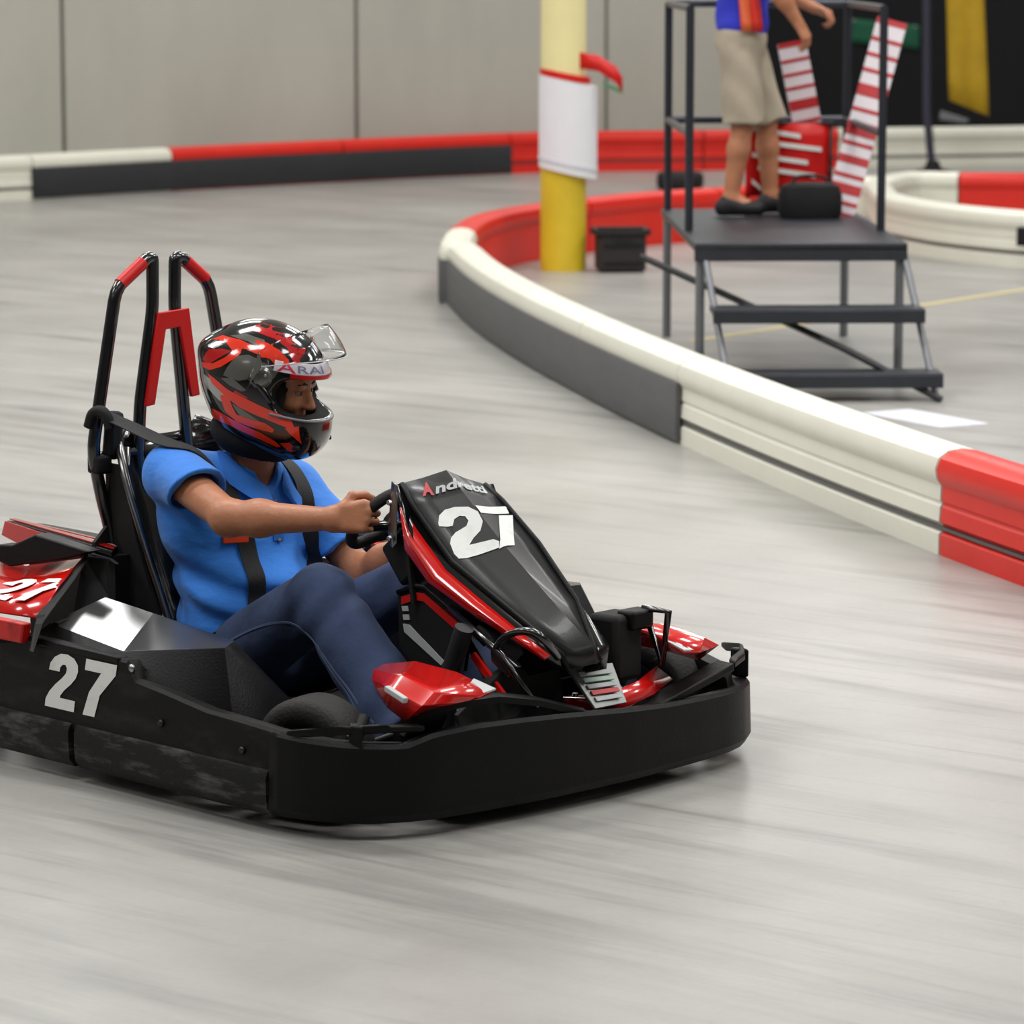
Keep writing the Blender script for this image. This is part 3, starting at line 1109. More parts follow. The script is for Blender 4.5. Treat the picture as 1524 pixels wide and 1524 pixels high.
side_right = G().loft(wall_rows(PLAN, TOPZ, 1), close_v=True, cap=True).obj('side_bumper', M_SCUFF, kart, smooth=True, angle=28)
mp = [(x, -y) for x, y in PLAN]
G().loft(wall_rows(mp, TOPZ, -1), close_v=True, cap=True).obj('side_bumper', M_SCUFF, kart, smooth=True, angle=28)


def dense(plan, n):
    return [(p.x, p.y) for p in resample([Vector((x, y, 0)) for x, y in plan], n)]


cutx = -.03
RP = [p for p in dense(PLAN, 90)]
G().loft(rail_rows([p for p in RP if p[0] < cutx - .006], 1), close_v=True, cap=True).obj('lower_rail', M_RAIL, kart, smooth=True, angle=35)
G().loft(rail_rows([p for p in RP if p[0] > cutx + .006 and p[0] < .705], 1), close_v=True, cap=True).obj('lower_rail', M_RAIL, kart, smooth=True, angle=35)
G().loft(rail_rows([(x, -y) for x, y in RP if x < .705], -1), close_v=True, cap=True).obj('lower_rail', M_RAIL, kart, smooth=True, angle=35)

# front bumper: one wall round the nose with ears at its corners
fplan = [p for p in PLAN[10:]] + FRONT
ftop = TOPZ[10:] + FTOP
fplan = fplan + [(x + .012 * abs(y) / .6, -y + .035 * (abs(y) / .7)) for x, y in fplan[-2::-1]]
ftop = (ftop + FTOP_FAR + [.222] * 12)[:len(fplan)]
ft = [Vector((x, y, z)) for (x, y), z in zip(fplan, ftop)]
ft = resample(ft, 60)
rows = []
for i, p in enumerate(ft):
    t = (ft[min(i + 1, 59)] - ft[max(i - 1, 0)])
    t.z = 0
    t.normalize()
    n = Vector((-t.y, t.x, 0))
    zt = p.z
    q = Vector((p.x, p.y, 0))
    e = -.012
    rows.append([q + n * .06 + Vector((0, 0, .045)), q + n * (e + .012) + Vector((0, 0, .04)), q + n * e + Vector((0, 0, .06)), q + n * (e + .004) + Vector((0, 0, zt - .01)), q + n * (e + .012) + Vector((0, 0, zt)),
                 q + n * (e + .05) + Vector((0, 0, zt - .006)), q + n * (e + .05) + Vector((0, 0, zt - .04))])
fb = G().loft(rows, cap=False).obj('front_bumper', M_BLACK, kart, smooth=True, angle=30, solid=.006)
for s in (-1, 1):
    # ear: raised corner frame of the front bumper with a window, and the strut running down to the middle
    pl = [Vector((x, y * -s, 0)) for x, y in ((.80, -.712), (.90, -.668), (.965, -.60), (1.0, -.52))]
    if s > 0:
        pl = [Vector((p.x + .012, p.y + .030, 0)) for p in pl]
    ear = G()
    zt = [.262, .278, .278, .272]
    if s < 0:
        zt = [.255, .27, .275, .27]
    for (p, q), (za, zb) in zip(zip(pl, pl[1:]), zip(zt, zt[1:])):
        ear.prism([p + Vector((0, 0, za - .02)), q + Vector((0, 0, zb - .02)), q + Vector((0, 0, zb)), p + Vector((0, 0, za))], Vector((-.045, .03 * s, 0)))
    ear.prism([pl[1] + Vector((0, 0, .20)), pl[1] + Vector((.03, -.012 * s, .20)), pl[1] + Vector((.03, -.012 * s, .275)), pl[1] + Vector((0, 0, .275))], Vector((-.03, -.02 * s, 0)))
    ear.obj('bumper_ear', M_BLACK, fb, bevel=.006)
    a = pl[3] + Vector((-.01, 0, .262))
    mid = Vector((1.0, -s * -.40, .238))
    b = Vector((1.02, s * .22, .20))
    if s > 0:
        G().prism([a + Vector((-.05, 0, .008)), a + Vector((.01, 0, .006)), b + Vector((.01, 0, 0)), b + Vector((-.06, 0, 0))], (0, 0, -.022)).obj('bumper_strut', M_SCUFF, fb, bevel=.005)
    else:
        bar = [Vector(q) for q in ((0.900, -0.504, 0.217), (0.930, -0.480, 0.282), (0.970, -0.390, 0.298), (1.000, -0.288, 0.300), (1.020, -0.170, 0.276), (1.035, -0.027, 0.230))]
        G().loft([[q + Vector((0, 0, .011)), q + Vector((.012, 0, .004)), q + Vector((.012, 0, -.011)), q + Vector((-.03, 0, -.011)), q + Vector((-.03, 0, .011))] for q in bar], close_v=True, cap=True).obj('bumper_strut', M_BLACK, fb, smooth=True, angle=35)
        G().prism([(0.920, -0.518, 0.225), (0.930, -0.480, 0.279), (0.950, -0.411, 0.291), (0.955, -0.403, 0.265), (0.950, -0.433, 0.223), (0.940, -0.450, 0.198)], (-.03, .012, 0)).obj('ear_panel', M_BLACK, fb, bevel=.004)

# floor tray, chassis
G().prism([(-.9, -.34, .045), (.5, -.36, .045), (.98, -.42, .045), (.98, .42, .045), (.5, .36, .045), (-.9, .34, .045)], (0, 0, .006)).obj('floor_tray', M_DARKMETAL, kart)
for s in (-1, 1):
    G().tube(smooth_path([(-.98, .36 * s, .085), (-.3, .36 * s, .085), (.4, .34 * s, .085), (.72, .26 * s, .085), (.99, .24 * s, .085)], 2), .016, 10).obj('chassis_tube', M_STEEL, kart, smooth=True, angle=40)
    G().tube([(.62, .24 * s, .09), (.66, .56 * s, .13)], .016, 10).obj('stub_axle', M_DARKMETAL, kart, smooth=True, angle=40)
    G().tube(smooth_path([(-.1, .36 * s, .09), (-.08, .60 * s, .12), (.30, .62 * s, .12), (.33, .36 * s, .09)], 2), .013, 8).obj('nerf_bar', M_STEEL, kart, smooth=True, angle=40)
G().tube([(-.78, -.60, .14), (-.78, .60, .14)], .02, 12).obj('rear_axle', M_DARKMETAL, kart, smooth=True, angle=40)


def wheel(c, r, wd, ax, label=None):
    k = r / .14
    rim = G().lathe([(.03 * k, -wd * .32), (.062 * k, -wd * .30), (.070 * k, -wd * .46), (.076 * k, -wd * .46), (.070 * k, -wd * .2), (.070 * k, wd * .2), (.076 * k, wd * .46), (.070 * k, wd * .46), (.062 * k, wd * .30), (.03 * k, wd * .32)], c, ax, 28)
    o = rim.obj('wheel', M_DARKMETAL, kart, smooth=True, angle=30, label=label)
    prof = [(.076 * k, -wd * .40), (.086 * k, -wd * .47), (.112 * k, -wd * .5), (.13 * k, -wd * .44), (.139 * k, -wd * .30), (.14 * k, 0), (.139 * k, wd * .30), (.13 * k, wd * .44), (.112 * k, wd * .5), (.086 * k, wd * .47), (.076 * k, wd * .40)]
    G().lathe(prof, c, ax, 44).obj('tyre', M_RUBBER, o, smooth=True)
    G().lathe([(.001, wd * -.36), (.03 * k, wd * -.36), (.034 * k, wd * -.28), (.034 * k, wd * .28), (.03 * k, wd * .36), (.001, wd * .36)], c, ax, 20).obj('hub', M_METAL, o, smooth=True, angle=30)
    axv = Vector(ax).normalized()
    u = Vector((0, 0, 1)) - axv * axv.z
    u.normalize()
    v = axv.cross(u)
    for j in range(5):
        a = j * 2 * math.pi / 5
        d = u * math.cos(a) + v * math.sin(a)
        p = Vector(c) - axv * wd * .34
        G().tube([p + d * .048 * k, p + d * .048 * k - axv * .012], .006, 6).obj('wheel_nut', M_METAL, o)


STEER = math.radians(14)
for s in (-1, 1):
    wheel((.675, s * .575, .150), .150, .135, (-math.sin(STEER) * 1, math.cos(STEER), 0) if s < 0 else (math.sin(STEER) * -1, math.cos(STEER), 0))
for s in (-1, 1):
    wheel((-.78, s * .57, .142), .142, .20, (0, 1, 0))

# --- side pods
for s in (-1, 1):
    T = lambda p: Vector((p[0], p[1] * -s, p[2]))
    deck = [(-.235, -.66, .366), (.075, -.672, .337), (.365, -.655, .382), (.40, -.62, .384), (0.287, -0.495, 0.369), (-0.024, -0.495, 0.398), (-0.215, -0.495, 0.415)]
    low = [(-.30, -.725, .30), (.12, -.728, .295), (.41, -.69, .245), (.47, -.66, .235), (.50, -.40, .16), (-.12, -.36, .12), (-.40, -.40, .12)]
    d = [T(p) for p in deck]
    l = [T(p) for p in low]
    n = len(d)
    fs = [(0, 1, 5, 6), (1, 2, 3, 4, 5)] + [(i, (i + 1) % n, (i + 1) % n + n, i + n) for i in range(n)]
    sp = meshobj('side_pod', d + l, fs, [M_DECK, M_BLACK], kart, bevel=.007, segs=3, solid=.004)
    for p in sp.data.polygons:
        if abs(p.normal.z) < .75:
            p.material_index = 1
        else:
            p.use_smooth = False
    # lower outer lip in front of the pod
    lip = [T(p) for p in ((.455, -.715, .252), (.56, -.715, .247), (.70, -.70, .236), (.72, -.66, .18), (.50, -.62, .16), (.42, -.66, .20))]
    G().prism(lip[:], (0, 0, -.006)).obj('pod_lip', M_BLACK, sp)
    G().prism([T(p) for p in ((-.30, -.735, .345), (.13, -.735, .338), (.13, -.70, .338), (-.30, -.70, .345))], (0, 0, -.02)).obj('pod_step', M_BLACK, sp, bevel=.005)
    G().lathe([(.001, 0), (.012, 0), (.01, .006), (.001, .008)], T((.172, -.725, .315)), (0, s * 1, 0), 12).obj('pod_screw', M_METAL, sp, smooth=True)

# --- rear fenders and the engine cover behind the seat
for s in (-1, 1):
    T = lambda p: Vector((p[0], p[1] * -s, p[2]))
    up = [(-.95, -.45, .44), (-.702, -.45, .45), (-.606, -.45, .443), (-.369, -.45, .491)]
    face = [(-.95, -.72, .385), (-.60, -.72, .386), (-.363, -.72, .387), (-.205, -.72, .393)]
    fd = G().loft([[T(p) for p in up], [T((a[0] * .5 + b[0] * .5 + .012, (a[1] + b[1]) / 2 - .01, (a[2] + b[2]) / 2 + .012)) for a, b in zip(up, face)], [T(p) for p in face]])
    fend = fd.obj('rear_fender', M_RED, kart, solid=.006, smooth=True, angle=25, label='red sloping rear fender')
    G().prism([T(p) for p in ((-.95, -.728, .376), (-.219, -.728, .378), (-.231, -.728, .326), (-.95, -.728, .322))], (0, .03 * s, 0)).obj('fender_skirt', mat('scuffed_red%d' % (s + 1), (196, 22, 18), rough=.35, scuff=(60, 20, 20), sscale=12, samt=.7), fend, bevel=.005)
    G().prism([T(p) for p in ((-.69, -.455, .46), (-.606, -.455, .447), (-.369, -.455, .495), (-.274, -.45, .525), (-.50, -.45, .545), (-.60, -.45, .505), (-.66, -.45, .5))], (0, .05 * s, 0)).obj('fender_top', M_BLACK, fend, bevel=.006)
    fl = [(-.348, -.45, .508), (-.335, -.45, .508), (-.30, -.52, .47), (-.185, -.715, .40), (-.20, -.732, .322), (-.222, -.732, .322), (-.21, -.72, .395), (-.33, -.52, .46)]
    G().prism([T(p) for p in fl], Vector((.03, .03 * s, -.012))).obj('fender_flange', M_MATTE, fend, bevel=.004)
    # dark inner wall between fender, seat and pod
    G().prism([T(p) for p in ((-.34, -.45, .50), (-.27, -.44, .50), (-.22, -.46, .40), (-.20, -.66, .37), (-.20, -.66, .12), (-.36, -.45, .12))], (-.02, 0, 0)).obj('inner_wall', M_MATTE, fend)
    if s < 0 or True:
        bv = bvh_of(fend)
        gl = glyph2() + glyph7(.70)
        if s > 0:
            o_, u_, v_ = T((-.24, -.66, .36)), Vector((-.205, 0, .01)), Vector((-.01, -.12, .0))
        else:
            o_, u_, v_ = T((-.525, -.675, .36)), Vector((.205, 0, .01)), Vector((.028, .105, .0))
        decal('race_number', gl, o_ + Vector((0, 0, .2)), u_, v_, (0, 0, -1), bv, .0035, M_WHITE, fend, .05)

# engine cover: a wedge whose outer edge climbs to the rear
for s in (-1,):
    A = [(-.425, -.30, .486), (-.882, -.30, .518), (-.90, -.30, .475), (-.80, -.30, .452), (-.66, -.30, .49), (-.43, -.30, .470)]
    B = [(-.62, -.10, .475), (-1.00, -.08, .470), (-1.0, -.08, .42), (-.80, -.1, .42), (-.66, -.1, .43), (-.62, -.1, .44)]
    n = 6
    ec = meshobj('engine_cover', A + B, [tuple(range(n)), tuple(range(2 * n - 1, n - 1, -1))] + [(i, (i + 1) % n, (i + 1) % n + n, i + n) for i in range(n)], M_BLACK, kart, bevel=.004)
    G().prism([(-.66, -.303, .497), (-.882, -.303, .516), (-.898, -.303, .476), (-.80, -.303, .455)], (0, -.004, 0)).obj('red_side_plate', M_RED, ec, label='red side plate')
    for y, m_, w_ in ((-.285, M_RED, .030), (-.248, M_SILVER, .014), (-.222, M_RED, .02)):
        f = (y + .30) / .20
        p0 = Vector((-.425 - .195 * f, y, .4885 - .011 * f))
        p1 = Vector((-.882 - .118 * f, y, .5205 - .048 * f))
        G().prism([p0, p0 + Vector((-.03, w_, -.001)), p1 + Vector((-.01, w_, -.004)), p1], (0, 0, .003)).obj('cover_stripe', m_, ec)
    G().prism([(-.60, -.30, .478), (-.43, -.30, .466), (-.40, -.30, .455), (-.44, -.28, .452), (-.60, -.28, .462)], (0, -.01, 0)).obj('cover_trim', M_METAL, ec)
    G().prism([(-.80, -.29, .452), (-.43, -.29, .47), (-.43, -.29, .12), (-.80, -.29, .12)], (0, .05, 0)).obj('engine_panel', M_MATTE, ec)

# --- seat shell
SP = [(.03, .115, .20), (-.10, .070, .215), (-.22, .085, .225), (-.33, .17, .23), (-.42, .32, .235), (-.49, .47, .24), (-.545, .62, .235), (-.575, .72, .20), (-.585, .755, .12)]
SW = [.02, .03, .05, .09, .12, .12, .10, .05, .0]
rows = []
for (x, z, hw), wing in zip(SP, SW):
    r = []
    for k in range(15):
        a = (k - 7) / 7
        e = abs(a) ** 3
        y = hw * math.copysign(abs(a) ** .85, a)
        low_part = z < .12
        r.append(Vector((x + wing * e * (0.3 if low_part else 1.0), y, z + e * (.12 if low_part else .035))))
    rows.append(r)
seat = G().loft(rows).obj('seat', M_GLOSS, kart, smooth=True, solid=.012)
for side in (0, 14):
    pth = smooth_path([r[side] for r in rows], 1)
    G().tube(pth, .009, 8).obj('seat_edge', M_DECK, seat, smooth=True)
for s in (-1, 1):
    G().tube([(-.30, .20 * s, .16), (-.34, .36 * s, .10)], .010, 8).obj('seat_stay', M_STEEL, seat, smooth=True)

G().prism([(-.50, -.31, .10), (-.50, -.12, .10), (-.545, -.12, .56), (-.535, -.20, .56), (-.50, -.30, .50)], (-.012, 0, 0)).obj('back_panel', M_MATTE, seat)
G().tube([(-.53, -.165, .74), (-.515, -.19, .60), (-.47, -.20, .42), (-.42, -.24, .30)], .014, 10).obj('seat_support', M_STEEL, seat, smooth=True)
G().tube([(-.53, .165, .74), (-.515, .19, .60), (-.47, .20, .42), (-.42, .24, .30)], .014, 10).obj('seat_support', M_STEEL, seat, smooth=True)
for s in (-1, 1):
    G().prism([(-.555, .205 * s, .70), (-.475, .215 * s, .70), (-.395, .235 * s, .52), (-.345, .235 * s, .40), (-.26, .235 * s, .24), (-.26, .235 * s, .10), (-.52, .225 * s, .10), (-.545, .20 * s, .52)], (0, .012 * s, 0)).obj('side_panel', M_MATTE, seat)
# --- roll hoops behind the seat
HX = -.55
near_o = [(-.50, -.24, .10), (-.53, -.222, .52), (-.55, -.238, .62), (-.55, -.262, .74), (-.55, -.174, 1.165), (-.55, -.066, 1.238), (-.55, -.048, 1.238), (-.55, -.050, 1.10), (-.55, -.098, .85), (-.55, -.108, .70), (-.52, -.10, .5), (-.47, -.10, .10)]


def hoop_path(p):
    """rounded corners without losing the straight runs"""
    p = [Vector(q) for q in p]
    out = [p[0]]
    for a, b, c in zip(p, p[1:], p[2:]):
        r = min(.035, (b - a).length * .45, (c - b).length * .45)
        u = b + (a - b).normalized() * r
        v = b + (c - b).normalized() * r
        for t in (0, .33, .66, 1):
            out.append((u.lerp(b, t)).lerp(b.lerp(v, t), t))
    out.append(p[-1])
    return out


for s in (1, -1):
    pts = [(x, y * s, z) for x, y, z in near_o]
    if s < 0:
        pts = [(-.50, .24, .10), (-.53, .23, .52), (-.55, .245, .72), (-.55, .20, .90), (-.55, .147, 1.16), (-.55, .052, 1.234), (-.55, .03, 1.234), (-.55, .026, 1.095), (-.55, .056, .80), (-.55, .07, .68), (-.52, .08, .5), (-.47, .09, .10)]
    h = G().tube(hoop_path(pts), .0175, 12).obj('roll_hoop', M_STEEL, kart, smooth=True, angle=50)
    a, b = Vector(pts[4]), Vector(pts[5])
    d = (b - a).normalized()
    q0, q1 = a.lerp(b, .12), a.lerp(b, .86)
    G().tube([q0, q1], .0185, 12).obj('red_band', M_REDFLAT, h, smooth=True, angle=50)
    G().box((-.545, pts[3][1] * .93, .70), (.05, .05, .05)).obj('hoop_clamp', M_MATTE, h, bevel=.008)
for s in (-1, 1):
    c_ = Vector((-.535, .205 * s, .775))
    G().box(c_, (.035, .05, .13), Matrix.Rotation(.12 * s, 3, 'X')).obj('belt_reel', M_MATTE, kart, bevel=.014)
PX = -.525
U3 = [(-.050, 1.092), (.058, 1.098), (.092, .858), (.062, .855), (.024, 1.048), (-.024, 1.045), (-.066, .845), (-.100, .842)]
rp = G().prism([(PX, y, z) for y, z in U3], (-.012, 0, 0)).obj('hoop_panel', M_REDFLAT, kart, bevel=.003, label='red angular panel between the roll hoops')
G().tube([(-.55, -.235, .72), (-.55, .24, .72)], .013, 10).obj('cross_bar', M_STEEL, kart, smooth=True)
G().tube([(-.55, -.10, .715), (-.555, .06, .715)], .02, 10).obj('cross_clamp', M_MATTE, kart, smooth=True)

# --- nose fairing: facets around a centre crease
NR = [(.500, -.130, .745), (.540, -.130, .694), (.688, -.136, .570), (.930, -.112, .438), (1.000, -.070, .372), (1.005, -.055, .335)]
CR = [(.525, 0, .763), (.590, 0, .710), (.722, 0, .603), (.915, 0, .465), (1.033, 0, .387), (1.050, 0, .345)]
FR = [(.550, .120, .722), (.610, .122, .688), (.735, .125, .594), (.885, .108, .470), (.990, .056, .380), (1.02, .05, .345)]
rows = [[Vector(a), Vector(a).lerp(Vector(b), .5), Vector(b) + Vector((.006, 0, .006)), Vector(b).lerp(Vector(c), .5), Vector(c)] for a, b, c in zip(NR, CR, FR)]
nose = G().loft(rows).obj('nose_fairing', mat('satin_black_fairing', (17, 17, 18), rough=.34, spec=.6, coat=.1, bump=.04, bscale=200), kart, smooth=True, solid=.008)
for e in nose.data.edges:
    if all(abs(nose.data.vertices[i].co.y) < .001 for i in e.vertices):
        e.use_edge_sharp = True
# ridge along the right edge, side faces and red flash
SL = [(.515, -.152, .735), (.560, -.158, .640), (.640, -.165, .540), (.800, -.150, .455), (.960, -.110, .385), (.985, -.075, .335)]
for s in (-1, 1):
    edge = NR if s < 0 else FR
    lowr = [Vector((p[0] - (.0 if s < 0 else -.03), p[1] * -s, p[2] - (0 if s < 0 else .015))) for p in SL]
    sf = G().loft([[Vector(e) for e in edge], lowr, [Vector((p.x - .06 - .02 * i, p.y * .72, p.z - .05)) for i, p in enumerate(lowr)]]).obj('fairing_side', M_GLOSS, nose, smooth=True, angle=20, solid=.006)
    G().tube([Vector(e) + Vector((0, -.004 * -s * -1, 0)) for e in edge], .0075, 8).obj('fairing_ridge', M_BLACK, nose, smooth=True)
# red flash on the right side face: widest at the top, tapering down the fairing
hi = [Vector(p) + Vector((-.004, -.012, -.010)) for p in ((.528, -.130, .700), (.575, -.133, .655), (.688, -.138, .562), (.80, -.126, .50), (.930, -.113, .432), (1.0, -.09, .385))]
lo = [Vector(p) + Vector((0, -.012, 0)) for p in ((.522, -.140, .690), (.557, -.156, .590), (.648, -.164, .520), (.765, -.153, .468), (.915, -.125, .400), (.985, -.098, .362))]
flash = G().loft([hi, [a.lerp(b, .5) + Vector((.002, -.008, 0)) for a, b in zip(hi, lo)], lo]).obj('red_flash', M_RED, nose, smooth=True, angle=30, solid=.004, label='glossy red flash along the fairing side')
G().loft([[Vector((p.x, -p.y, p.z - .012)) for p in hi], [Vector((p.x, -p.y, p.z - .012)) for p in lo]]).obj('red_flash', M_RED, nose, smooth=True, angle=30, solid=.004, label='glossy red flash along the fairing side')
# grey inner flange with screws at the rear edge
fg = G().prism([(.488, -.140, .748), (.505, -.140, .742), (.520, -.160, .60), (.505, -.160, .585), (.490, -.155, .62)], (-.03, .02, 0)).obj('fairing_flange', M_DECK, nose, bevel=.003)
for z in (.70, .61):
    G().lathe([(.001, 0), (.008, 0), (.006, .006), (.001, .007)], (.497, -.162, z), (0, -1, 0), 10).obj('flange_screw', M_METAL, fg)
# back plate that closes the fairing towards the driver
G().prism([(.500, -.128, .742), (.525, 0, .758), (.550, .118, .720), (.60, .12, .45), (.56, -.14, .45)], (-.012, 0, 0)).obj('back_plate', M_MATTE, nose)
bn_ = bvh_of(nose)
DN = Vector((-.55, .0, -.83))
OX = (0.635, -0.128, 0.695)
# number and logo on the fairing, outlined in its own plane (t down the slope, y across)
NA = Vector((.540, 0, .712))
NT = Vector((.76, 0, -.65)).normalized()


def on_nose(poly, name, m, off=.002):
    vv, ff = fine_poly([poly], .012)
    p3, ff = cast_mesh([NA + NT * t + Vector((0, y, 0)) for y, t in vv], ff, bn_, DN, off)
    islands(name, p3, ff, m, nose)


TWO = [(-0.1015, 0.0892), (-0.0865, 0.0692), (-0.0651, 0.0609), (-0.0408, 0.0666), (-0.0142, 0.0832), (-0.0020, 0.1078), (-0.0068, 0.1388), (-0.0259, 0.1594), (-0.0504, 0.1687), (-0.0697, 0.1807), (-0.0135, 0.1978), (-0.0053, 0.2104), (-0.0160, 0.2269), (-0.0991, 0.2120), (-0.1146, 0.2039),
       (-0.1170, 0.1861), (-0.1086, 0.1547), (-0.0976, 0.1412), (-0.0780, 0.1321), (-0.0461, 0.1294), (-0.0346, 0.1187), (-0.0342, 0.1036), (-0.0451, 0.0951), (-0.0602, 0.0969), (-0.0743, 0.1118), (-0.0860, 0.1084), (-0.1044, 0.0974)]
on_nose(TWO, 'race_number', M_WHITE)
on_nose([(0.0048, 0.0876), (0.1124, 0.0955), (0.1039, 0.1208), (0.0044, 0.1136)], 'race_number', M_WHITE)
on_nose([(0.0654, 0.1226), (0.1113, 0.1278), (0.0352, 0.2294), (-0.0179, 0.2303)], 'race_number', M_WHITE)


def logo(s, c00, c10, c01, c11, m, bold):
    """letters stretched over four corners: bottom left, bottom right, top left, top right"""
    v, f = fine_text(s, bold, .05)
    xs = [q[0] for q in v]
    ys = [q[1] for q in v]
    x0, x1, ya, yb = min(xs), max(xs), min(ys), max(ys)
    p3 = []
    for x, y in v:
        a, b = (x - x0) / (x1 - x0), (y - ya) / (yb - ya)
        q = [(c00[k] * (1 - a) + c10[k] * a) * (1 - b) + (c01[k] * (1 - a) + c11[k] * a) * b for k in (0, 1)]
        p3.append(NA + NT * q[1] + Vector((0, q[0], 0)))
    p3, f = cast_mesh(p3, f, bn_, DN, .004)
    islands('logo', p3, f, m, nose, least=1e-6)


logo('A', (-0.0934, 0.0014), (-0.0652, 0.0118), (-0.0762, -0.0333), (-0.0554, -0.0239), M_PINK, .05)
logo('ndretti', (-0.0613, 0.0110), (0.0890, 0.0451), (-0.0445, -0.0154), (0.0969, 0.0130), M_SILVER, .035)

# dark bracket panel below the fairing with red and white striping
bp = [(.485, -.125, .470), (.555, -.125, .495), (.625, -.125, .470), (.74, -.125, .405), (.72, -.125, .300), (.60, -.125, .255), (.49, -.125, .33)]
brk = G().prism(bp, (0, .012, 0)).obj('column_panel', M_MATTE, kart)
pp = lambda pts: [Vector((x, -.1265, z)) for x, z in pts]
G().prism(pp([(.502, .460), (.555, .478), (.585, .478), (.712, .417), (.700, .400), (.583, .458), (.553, .458), (.502, .440)]), (0, -.003, 0)).obj('red_stripe', M_REDFLAT, brk)
G().tube([(.490, -.128, .470), (.555, -.128, .494), (.590, -.128, .494), (.73, -.128, .425), (.80, -.128, .38)], .008, 8).obj('panel_rim', M_BLACK, brk, smooth=True)
for z0, z1, x0 in ((.436, .424, .503), (.415, .402, .507)):
    G().prism(pp([(x0, z0), (x0 + .022, z0 + .003), (x0 + .025, z1 + .003), (x0 + .003, z1)]), (0, -.003, 0)).obj('white_dash', M_SILVER, brk)
G().prism(pp([(.508, .392), (.530, .392), (.655, .317), (.645, .305), (.512, .372)]), (0, -.003, 0)).obj('white_dash', M_SILVER, brk)
# supporting post, grab loop and thin rods on the right
G().tube([(.80, -.20, .43), (.745, -.20, .30), (.73, -.2, .10)], .024, 14).obj('support_post', mat('grey_post_plastic', (40, 40, 42), rough=.4), kart, smooth=True, angle=50)
G().tube(smooth_path([(.90, -.19, .39), (.94, -.21, .425), (1.0, -.215, .452), (1.05, -.21, .455), (1.07, -.19, .43), (1.04, -.12, .38)], 2), .010, 8).obj('grab_loop', M_STEEL, kart, smooth=True)
G().tube([(.70, -.15, .46), (.93, -.20, .38), (1.02, -.17, .26)], .008, 8).obj('tie_rod', M_STEEL, kart, smooth=True)
G().tube([(.66, -.40, .15), (.60, .0, .17), (.66, .40, .15)], .008, 8).obj('tie_rod', M_DARKMETAL, kart, smooth=True)
G().prism([(.84, -.155, .395), (.93, -.15, .345), (.90, -.15, .31), (.84, -.15, .345)], (0, .02, 0)).obj('grey_cover', M_DECK, kart, bevel=.004)
G().prism([(.80, -.17, .365), (.92, -.17, .265), (.905, -.17, .255), (.79, -.17, .350)], (0, .01, 0)).obj('red_stay', M_REDFLAT, kart)

# --- steering wheel and column
WC = Vector((.352, 0, .622))
WU = Vector((.64, 0, .768)).normalized()
WN_ = Vector((-.768, 0, .64)).normalized()
WV = Vector((0, -1, 0))
out = [(0, .115), (.06, .115), (.105, .098), (.135, .06), (.145, .015), (.140, -.035), (.118, -.066), (.085, -.07), (.05, -.052), (0, -.050)]
out = out + [(-a, b) for a, b in out[-2:0:-1]]
ring_ = smooth_path([WC + WV * a + WU * b for a, b in out], 2, closed=True)
sw = G().tube(ring_, .0155, 12, closed=True).obj('steering_wheel', M_RUBBER, kart, smooth=True)
for a, b in ((.10, -.01), (-.10, -.01), (0, .10)):
    G().tube([WC - WN_ * .02, WC + WV * a * .6 + WU * b * .6 - WN_ * .006, WC + WV * a * 1.3 + WU * b], [.02, .014, .01], 8).obj('spoke', M_STEEL, sw, smooth=True)
G().lathe([(.001, -.03), (.035, -.03), (.042, -.01), (.036, .014), (.001, .018)], WC, WN_, 20).obj('hub_pad', M_MATTE, sw, smooth=True, angle=40)
G().tube([WC - WN_ * .02, (.80, 0, .13)], .013, 10).obj('steering_column', M_STEEL, kart, smooth=True)
G().box((.50, -.05, .56), (.10, .16, .12), Matrix.Rotation(-.7, 3, 'Y')).obj('column_housing', M_MATTE, kart, bevel=.012)

